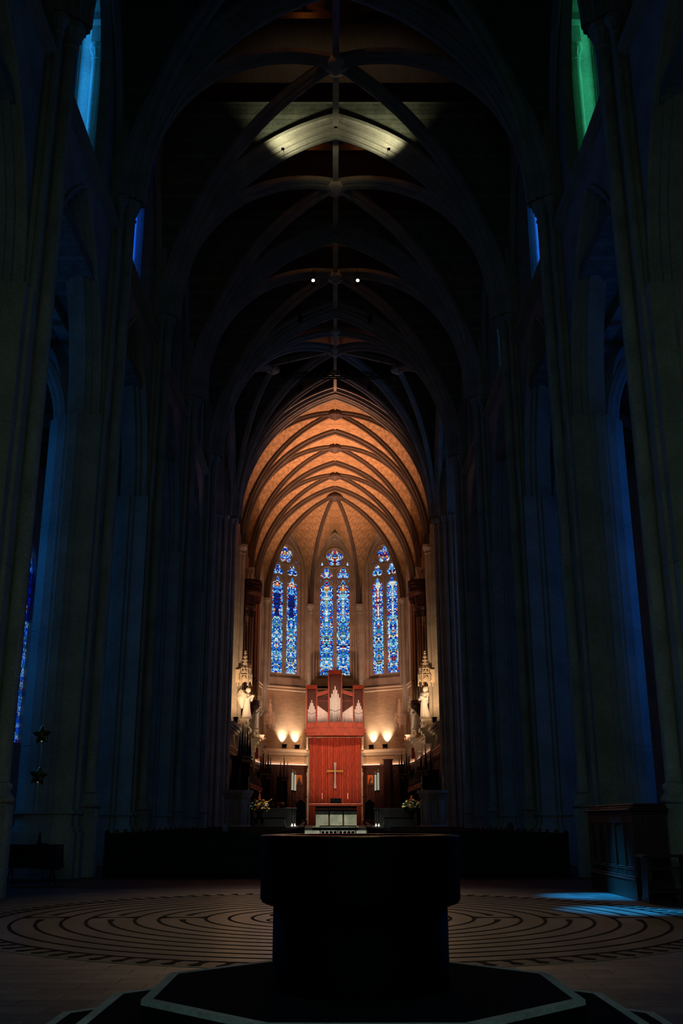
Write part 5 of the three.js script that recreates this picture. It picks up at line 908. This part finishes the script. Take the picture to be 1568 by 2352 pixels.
// carved stalls with pinnacles
function stall(x, Z, turn, w, h, n, label, wood = M.stallWood) {
  const t = thing('carved_stall', label, 'stall', [x, YF, Z], turn);
  mesh('back', lb(0, h * 0.34, -0.3, w, h * 0.68, 0.12), wood, t); mesh('seat', lb(0, 0.5, 0.05, w - 0.1, 0.1, 0.6), wood, t);
  for (const s of [-1, 1]) mesh('side_panel', [lb(s * (w / 2 - 0.04), h * 0.34, -0.05, 0.08, h * 0.68, 0.6), lb(s * (w / 2 - 0.04), 0.55, 0.2, 0.09, 1.1, 0.5)], wood, t);
  mesh('canopy', [lb(0, h * 0.68, 0.02, w + 0.1, 0.12, 0.8), lb(0, h * 0.64, 0.36, w, 0.2, 0.06)], wood, t);
  for (let k = 0; k < n; k++) { const px = n > 1 ? -w / 2 + k * w / (n - 1) : 0, hi = (n === 1 || (k % 2 === 1)) ? 1 : 0.72; mesh('pinnacle', [cyl(px, h * 0.68, h * (0.68 + 0.1 * hi), 0.2, 0.11, 0.11, 6), cyl(px, h * (0.68 + 0.1 * hi), h * (0.68 + 0.32 * hi), 0.2, 0.1, 0.01, 6), ball(px, h * (0.68 + 0.32 * hi), 0.2, 0.035), ...[0.16, 0.22, 0.27].map((q) => new THREE.TorusGeometry(0.1 - q * 0.25, 0.025, 4, 8).rotateX(Math.PI / 2).translate(px, h * (0.68 + q * hi), 0.2))], wood, t); }
  return t;
}
stall(-6.05, 66.4, 1.2, 1.5, 6.3, 5, 'tall dark carved throne with spires at the left end of the choir');
stall(-5.95, 86.0, 0.9, 1.2, 5.9, 5, 'carved stall with pinnacles in the left corner of the apse');
stall(-4.55, 89.9, 0.6, 0.7, 5.8, 3, 'narrow carved stall against the left apse panelling');
stall(5.95, 86.0, -0.9, 1.2, 5.9, 5, 'carved stall with pinnacles in the right corner of the apse');
stall(6.05, 66.4, -1.2, 1.4, 5.0, 3, 'dark carved seat at the right end of the choir');
for (let k = 0; k < 5; k++) for (const s of [-1, 1]) stall(s * 6.25, 69.4 + k * 3.1, s * -Math.PI / 2, 2.9, 4.1, 5, ['nearest', 'second', 'third', 'fourth', 'farthest'][k] + ' canopied choir stall along the ' + (s < 0 ? 'left' : 'right') + ' wall');
{ const t = thing('wooden_pillar', 'plain square dark wood pillar right of the curtain', 'pillar', [4.65, YF, 89.8], -0.6); mesh('post', lb(0, 2.7, 0, 0.66, 5.4, 0.4), M.darkWood, t); mesh('cap', lb(0, 5.45, 0, 0.76, 0.1, 0.5), M.darkWood, t);
  for (const s of [-1, 1]) { const b = thing('red_banner', 'small red hanging in the ' + (s < 0 ? 'left' : 'right') + ' corner of the choir above the panelling', 'banner', [s * 6.35, 6.25, 83.0], s * -0.9); mesh('cloth', lb(0, 0.42, 0, 0.34, 0.84, 0.03), M.curtain, b); mesh('pole', bar([-0.22, 0.86, 0], [0.22, 0.86, 0], 0.02, 6), M.brass, b); } }

// ---------------------------------------------------------------- font on its stepped dais
{
  const fx = 0.1, FZ = 6.95;
  const d = thing('font_dais', 'three step octagonal dais with pale edging under the font', 'dais', [fx, 0, FZ]);
  const oct = (r) => Array.from({ length: 8 }, (_, k) => { const a = Math.PI / 8 + k * Math.PI / 4; return [r / Math.cos(Math.PI / 8) * Math.cos(a), r / Math.cos(Math.PI / 8) * Math.sin(a)]; });
  [[2.1, 0, 0.15], [1.7, 0.15, 0.3], [1.3, 0.3, 0.45]].forEach(([r, y0, y1]) => {
    mesh('step', plan(oct(r - 0.004), y0, y1 - 0.002), M.carpet, d);
    const P = oct(r), Q = oct(r - 0.065);
    for (let k = 0; k < 8; k++) { const n = (k + 1) % 8; mesh('edge_strip', plan([P[k], P[n], Q[n], Q[k]], y1 - 0.03, y1), M.edge, d); }
  });
  const f = thing('baptismal_font', 'massive black drum shaped baptismal font with polished rim', 'font', [fx, 0.45, FZ]);
  mesh('pedestal', lathe([[0, 0], [0.575, 0], [0.575, 0.02], [0.565, 0.03], [0.565, 0.5], [0, 0.5]], 72), M.font, f);
  mesh('basin', lathe([[0.5, 0.485], [0.6, 0.485], [0.635, 0.497], [0.65, 0.52], [0.65, 0.865], [0.655, 0.87], [0.655, 0.892], [0.64, 0.902], [0.5, 0.902], [0.48, 0.89], [0.45, 0.72], [0, 0.68]], 96), M.font, f);
  mesh('rim', lathe([[0.5, 0.9], [0.655, 0.9], [0.658, 0.905], [0.655, 0.911], [0.5, 0.911]], 96), M.bronze, f);
  mesh('water', lathe([[0, 0.872], [0.484, 0.872], [0.484, 0.867], [0, 0.867]], 48), M.water, f);
}
// ---------------------------------------------------------------- pews
{
  const ords = ['rearmost', 'second', 'third', 'fourth', 'fifth', 'sixth', 'seventh', 'eighth', 'ninth', 'tenth', 'eleventh', 'twelfth', 'thirteenth', 'fourteenth', 'fifteenth', 'foremost'];
  const lab = (i, s) => (i === 0 ? 'rearmost long dark wooden pew, nearest the labyrinth, ' : i === 15 ? 'foremost long dark wooden pew, nearest the altar, ' : 'long dark wooden pew, ' + ords[i] + ' row counted from the labyrinth, ') + (s < 0 ? 'left block' : 'right block');
  const W = 5.0, p = thing('pew', lab(0, -1), 'pew', [-3.95, 0, 29.3], 0, 'dark pews in two blocks');
  mesh('seat', lb(0, 0.44, -0.3, W - 0.1, 0.05, 0.44, 0.012), M.pewWood, p);
  mesh('back_rail', [lb(0, 1.06, 0.0, W - 0.1, 0.12, 0.06, 0.012), lb(0, 0.98, 0.09, W - 0.1, 0.03, 0.14), lb(0, 0.14, 0, W - 0.1, 0.14, 0.05), lb(0, 0.62, 0, W - 0.1, 0.1, 0.05)], M.pewWood, p);
  mesh('back_board', lb(0, 0.6, -0.02, W - 0.1, 0.84, 0.03), M.pewWood, p);
  for (let k = 0; k < 7; k++) { mesh('stile', lb(-W / 2 + 0.1 + k * (W - 0.2) / 6, 0.58, 0.0, 0.09, 0.88, 0.05), M.pewWood, p); if (k < 6) for (const y of [0.38, 0.8]) mesh('back_panel', lb(-W / 2 + 0.1 + (k + 0.5) * (W - 0.2) / 6, y, -0.002, 0.66, y > 0.5 ? 0.24 : 0.34, 0.03, 0.008), M.pewWood, p); }
  for (const s of [-1, 1]) { const g = prism([[-0.12, 0], [-0.1, 0.62], [-0.08, 0.95], [-0.13, 1.08], [-0.1, 1.17], [0.02, 1.19], [0.1, 1.1], [0.14, 0.8], [0.3, 0.68], [0.5, 0.64], [0.54, 0.55], [0.5, 0]], 0.07, 0.01); g.rotateY(Math.PI / 2); g.translate(s * (W / 2 - 0.035) - 0.035, 0, 0); mesh('bench_end', g, M.pewWood, p); }
  for (const s of [-0.035, 0.035]) mesh('brass_knob', [ball(-W / 2 + 0.28 + s, 1.15, 0, 0.022, 1, 1, 1, 8), cyl(-W / 2 + 0.28 + s, 1.1, 1.14, 0, 0.01, 0.01, 6)], M.brass, p);
  for (let i = 0; i < 16; i++) for (const s of [-1, 1]) {
    if (!i && s < 0) continue;
    const q = dup(p, lab(i, s), [s * 3.95, 0, 29.3 + i * 1.26], 0); if (s > 0) for (const c of q.children) if (c.name === 'brass_knob') c.position.x = W - 0.56;
  }
}
// ---------------------------------------------------------------- three seated visitors seen from behind
function person(x, Z, label, coat, hairC, o = {}) {
  const t = thing('person', label, 'person', [x, 0, Z], Math.PI + (o.turn || 0)); // built facing +z, turned to face the altar
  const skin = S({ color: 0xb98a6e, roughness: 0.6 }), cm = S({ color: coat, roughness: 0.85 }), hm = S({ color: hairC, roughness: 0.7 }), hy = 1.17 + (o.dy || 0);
  const body = sdfGeo((p) => {
    let d = ell(p, [0, hy + 0.02, 0.03], [0.075, 0.11, 0.095]); d = smin(d, ell(p, [0, hy - 0.05, 0.06], [0.055, 0.07, 0.06]), 0.03); d = smin(d, cap(p, [0, hy - 0.2, -0.02], [0, hy - 0.06, 0.01], 0.055, 0.05), 0.03);
    d = smin(d, cap(p, [0, hy, 0.12], [0, hy - 0.02, 0.135], 0.012, 0.014), 0.015); for (const s of [-1, 1]) { d = smin(d, ell(p, [s * 0.08, hy, 0.02], [0.014, 0.03, 0.02]), 0.01); d = Math.max(d, -ell(p, [s * 0.032, hy + 0.02, 0.13], [0.016, 0.012, 0.016])); }
    return Math.max(d, -Math.hypot(p[0] * 0.4, p[1] - (hy - 0.06), p[2] - 0.125) + 0.01); }, [0, hy - 0.05, 0.03], 0.21, 60);
  const hands = []; for (const s of [-1, 1]) hands.push(sdfGeo((p) => { let d = ell(p, [s * 0.1, 0.62, 0.42], [0.04, 0.022, 0.05]); for (let k = 0; k < 4; k++) d = smin(d, cap(p, [s * (0.125 - k * 0.019), 0.622, 0.45], [s * (0.12 - k * 0.019), 0.606, 0.5 + (k === 1 || k === 2 ? 0.015 : 0)], 0.009, 0.008), 0.006); d = smin(d, cap(p, [s * 0.07, 0.625, 0.41], [s * 0.045, 0.62, 0.46], 0.011, 0.009), 0.008); return d; }, [s * 0.1, 0.62, 0.44], 0.12, 44));
  mesh('body', [body, ...hands], skin, t);
  const cl = sdfGeo((p) => {
    let d = cap(p, [0, 0.52, -0.02], [0, 0.86, -0.02], 0.15, 0.16); d = smin(d, cap(p, [-0.15, hy - 0.26, -0.02], [0.15, hy - 0.26, -0.02], 0.085, 0.085), 0.1); d = smin(d, cap(p, [0, hy - 0.28, -0.02], [0, hy - 0.14, -0.02], 0.09, 0.07), 0.05);
    for (const s of [-1, 1]) { d = smin(d, cap(p, [s * 0.21, hy - 0.28, -0.02], [s * 0.25, 0.68, 0.08], 0.068, 0.056), 0.05); d = smin(d, cap(p, [s * 0.25, 0.68, 0.08], [s * 0.12, 0.63, 0.36], 0.056, 0.042), 0.03); d = smin(d, cap(p, [s * 0.1, 0.55, 0], [s * 0.11, 0.54, 0.4], 0.1, 0.075), 0.06); d = smin(d, cap(p, [s * 0.11, 0.53, 0.41], [s * 0.11, 0.12, 0.38], 0.07, 0.05), 0.04); d = smin(d, cap(p, [s * 0.11, 0.05, 0.36], [s * 0.12, 0.04, 0.52], 0.045, 0.04), 0.03); }
    return d; }, [0, 0.58, 0.15], 0.62, 66);
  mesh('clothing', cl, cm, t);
  const hr = sdfGeo((p) => { let d = ell(p, [0, hy + 0.045, 0.0], [0.1, 0.115, 0.115]); d = smin(d, ell(p, [0, hy - 0.03, -0.06], [0.095, 0.11 + (o.long || 0), 0.06]), 0.04); d += 0.006 * Math.sin(p[0] * 130 + p[1] * 40) * (o.mess || 0.5); return Math.max(d, 0.035 - (Math.hypot(p[0], (p[1] - hy + 0.01) * 0.8, p[2] - 0.12) - 0.045)); }, [0, hy, -0.01], 0.24, 50);
  mesh('hair', hr, hm, t); if (o.scarf) mesh('scarf', new THREE.TorusGeometry(0.1, 0.05, 8, 20).rotateX(Math.PI / 2).scale(1.1, 1.1, 1).translate(0, hy - 0.17, -0.01), S({ color: 0xb8bcc4, roughness: 0.9 }), t);
  return t;
}
person(-3.4, 32.17, 'visitor with grey hair and blue lit jacket in a left pew', 0x2f6ae0, 0x8a8680, { dy: 0.07 });  // bright blue coat colour stands in for aisle window light on the jacket
person(1.92, 38.45, 'visitor with tousled blond hair and dark coat in a right pew', 0x14161a, 0xf0b884, { dy: 0.14, mess: 1.6, long: 0.03 });
person(6.2, 37.2, 'visitor with brown hair and pale scarf at the right pew end', 0x1c2024, 0x5a4020, { dy: 0.06, long: 0.04, mess: 1, scarf: true, turn: 0.3 });
// ---------------------------------------------------------------- panelled wooden booth on the right
{
  const b = thing('wooden_booth', 'dark panelled wooden screen box with moulded top on the right', 'booth', [5.73, 0, 22.05]);
  const L = 3.5;
  mesh('body', lb(0.36, 0.86, 0, 0.64, 1.7, L - 0.06), M.darkWood, b);
  mesh('plinth', lb(0.35, 0.17, 0, 0.74, 0.34, L + 0.02), M.darkWood, b);
  mesh('plinth_moulding', [lb(0.34, 0.36, 0, 0.76, 0.035, L + 0.03, 0.012), lb(0.35, 0.4, 0, 0.72, 0.03, L, 0.01)], M.darkWood, b);
  mesh('cornice', [lb(0.35, 1.6, 0, 0.74, 0.05, L, 0.02), lb(0.33, 1.655, 0, 0.8, 0.05, L + 0.06, 0.02), lb(0.36, 1.7, 0, 0.7, 0.05, L - 0.04, 0.015), lb(0.37, 1.75, 0, 0.64, 0.05, L - 0.08, 0.02)], M.darkWood, b);
  const n = 5, pw = (L - 0.1) / n;
  for (let k = 0; k <= n; k++) mesh('stile', lb(0.02, 1.0, -L / 2 + 0.05 + k * pw, 0.05, 1.2, 0.14), M.darkWood, b);
  for (let k = 0; k < n; k++) { const z = -L / 2 + 0.05 + (k + 0.5) * pw; mesh('wood_panel', lb(0.045, 0.98, z, 0.03, 0.84, pw - 0.2, 0.008), M.darkWood, b); mesh('panel_sill', [lb(0.02, 0.54, z, 0.06, 0.025, pw - 0.14, 0.008), lb(0.02, 0.575, z, 0.05, 0.02, pw - 0.16, 0.008)], M.darkWood, b); mesh('panel_head', lb(0.02, 1.42, z, 0.05, 0.025, pw - 0.15, 0.008), M.darkWood, b); }
  mesh('rail', [lb(0.025, 0.47, 0, 0.04, 0.12, L - 0.06), lb(0.025, 1.5, 0, 0.04, 0.14, L - 0.06)], M.darkWood, b);
  const k = thing('kneeling_desk', 'small dark prayer desk with carved end against the booth', 'desk', [6.0, 0, 19.75]);
  const g = prism([[-0.22, 0], [0.24, 0], [0.27, 0.06], [0.2, 0.12], [0.16, 0.3], [0.2, 0.42], [0.15, 0.56], [0.16, 0.72], [0.2, 0.8], [-0.2, 0.8], [-0.16, 0.7], [-0.2, 0.4], [-0.16, 0.1]], 0.07, 0.012); g.rotateY(Math.PI / 2); const g2 = g.clone(); g.translate(-0.28, 0, 0); g2.translate(0.45, 0, 0);
  mesh('desk_end', g, M.darkWood, k); mesh('desk_end', g2, M.darkWood, k); mesh('desk_top', lb(0.1, 0.82, 0, 0.9, 0.04, 0.46, 0.01), M.darkWood, k); mesh('kneeler', lb(0.12, 0.2, 0.1, 0.66, 0.08, 0.26, 0.02), M.darkWood, k); mesh('shelf', lb(0.12, 0.6, 0, 0.66, 0.03, 0.3), M.darkWood, k);
}
// ---------------------------------------------------------------- table with black cloth and star balloons on the left
{
  const t = thing('folding_table', 'folding table with crossed legs by the left pier', 'table', [-7.1, 0, 24.6]);
  mesh('table_top', lb(0, 0.88, 0, 1.2, 0.04, 0.7), M.darkWood, t);
  for (const s of [-1, 1]) { mesh('leg', bar([s * 0.5, 0.02, 0.3], [s * 0.45, 0.87, -0.3], 0.018, 6), M.iron, t); mesh('leg', bar([s * 0.5, 0.02, -0.3], [s * 0.45, 0.87, 0.3], 0.018, 6), M.iron, t); }
  for (const z of [-0.3, 0.3]) mesh('brace', bar([-0.5, 0.1, z], [0.5, 0.1, z], 0.014, 6), M.iron, t);
  const c = thing('tablecloth', 'black cloth hanging over the folding table', 'cloth', [-7.1, 0, 24.6]);
  const pos = [], idx = [], n = 80; for (let j = 0; j <= 5; j++) for (let i = 0; i <= n; i++) { const a = i / n * 2 * Math.PI, ca = Math.cos(a), sa = Math.sin(a), k = 1 / Math.max(Math.abs(ca) / 0.62, Math.abs(sa) / 0.37), dr = j ? (j - 1) / 4 : 0, out = j ? 1 + dr * (0.05 + 0.035 * Math.sin(a * 14)) : 0; pos.push(ca * k * out, 0.915 - dr * 0.52 * (1 + 0.06 * Math.sin(a * 2 + 1)), sa * k * out); }
  for (let j = 0; j < 5; j++) for (let i = 0; i < n; i++) { const a = j * (n + 1) + i; idx.push(a, a + 1, a + n + 1, a + 1, a + n + 2, a + n + 1); }
  const g = new THREE.BufferGeometry(); g.setAttribute('position', new THREE.Float32BufferAttribute(pos, 3)); g.setIndex(idx); g.computeVertexNormals(); M.blackCloth.side = THREE.DoubleSide; mesh('cloth', g, M.blackCloth, c);
  const w = thing('balloon_weight', 'small dark weight holding the balloons on the black table', 'weight', [-6.98, 0.917, 24.6]); mesh('block', lathe([[0, 0], [0.06, 0], [0.06, 0.05], [0.03, 0.1], [0.025, 0.22], [0, 0.22]], 10), M.black, w); mesh('ring', new THREE.TorusGeometry(0.03, 0.008, 6, 12).translate(0, 0.24, 0), M.iron, w);
  const di = thing('small_dish', 'small pale dish on the black table', 'dish', [-6.82, 0.917, 24.4]); mesh('dish', lathe([[0, 0], [0.08, 0], [0.11, 0.03], [0.1, 0.03], [0, 0.008]], 16), M.silver, di);
  const star = (label, x, y, Z, rz, string) => {
    const b = thing('star_balloon', label, 'balloon', [x, y, Z], 0.25), P = [], I = [], m = 100, K = 10;
    for (const sd of [1, -1]) { const base = P.length / 3; for (let j = 0; j <= K; j++) for (let i = 0; i <= m; i++) {
      const a = i / m * 2 * Math.PI, f = ((a / (2 * Math.PI) * 5) % 1 + 1) % 1, tri = Math.abs(f - 0.5) * 2, th = (1 - tri) * Math.PI / 5, r = 1 / (Math.cos(th) / 0.24 + Math.sin(th) * (1 / 0.128 - Math.cos(Math.PI / 5) / 0.24) / Math.sin(Math.PI / 5)), q = j / K, zz = sd * 0.1 * Math.pow(Math.max(0, 1 - q * q), 0.6) * (1 - 0.35 * tri * q) * (1 + 0.14 * Math.sin(a * 20) * q);
      P.push(r * q * Math.sin(a), r * q * Math.cos(a), zz); }
      for (let j = 0; j < K; j++) for (let i = 0; i < m; i++) { const a = base + j * (m + 1) + i; if (sd > 0) I.push(a, a + m + 1, a + 1, a + 1, a + m + 1, a + m + 2); else I.push(a, a + 1, a + m + 1, a + 1, a + m + 2, a + m + 1); } }
    const g = new THREE.BufferGeometry(); g.setAttribute('position', new THREE.Float32BufferAttribute(P, 3)); g.setIndex(I); g.computeVertexNormals(); g.rotateZ(rz);
    mesh('foil_star', g, M.foil, b); mesh('tail', [prism([[-0.012, -0.1], [0.012, -0.1], [0.018, -0.16], [-0.018, -0.16]], 0.006)], M.foil, b); mesh('string', bar([0, -0.12, 0], [0.04, -string, 0], 0.003, 4), M.silver, b);
  };
  star('upper gold foil star balloon floating before the blue lit pier', -7.1, 3.42, 24.5, 0.08, 0.7);
  star('lower gold foil star balloon floating above the black table', -7.12, 2.47, 24.55, -0.12, 1.3);
}
renderer.render(scene, camera);
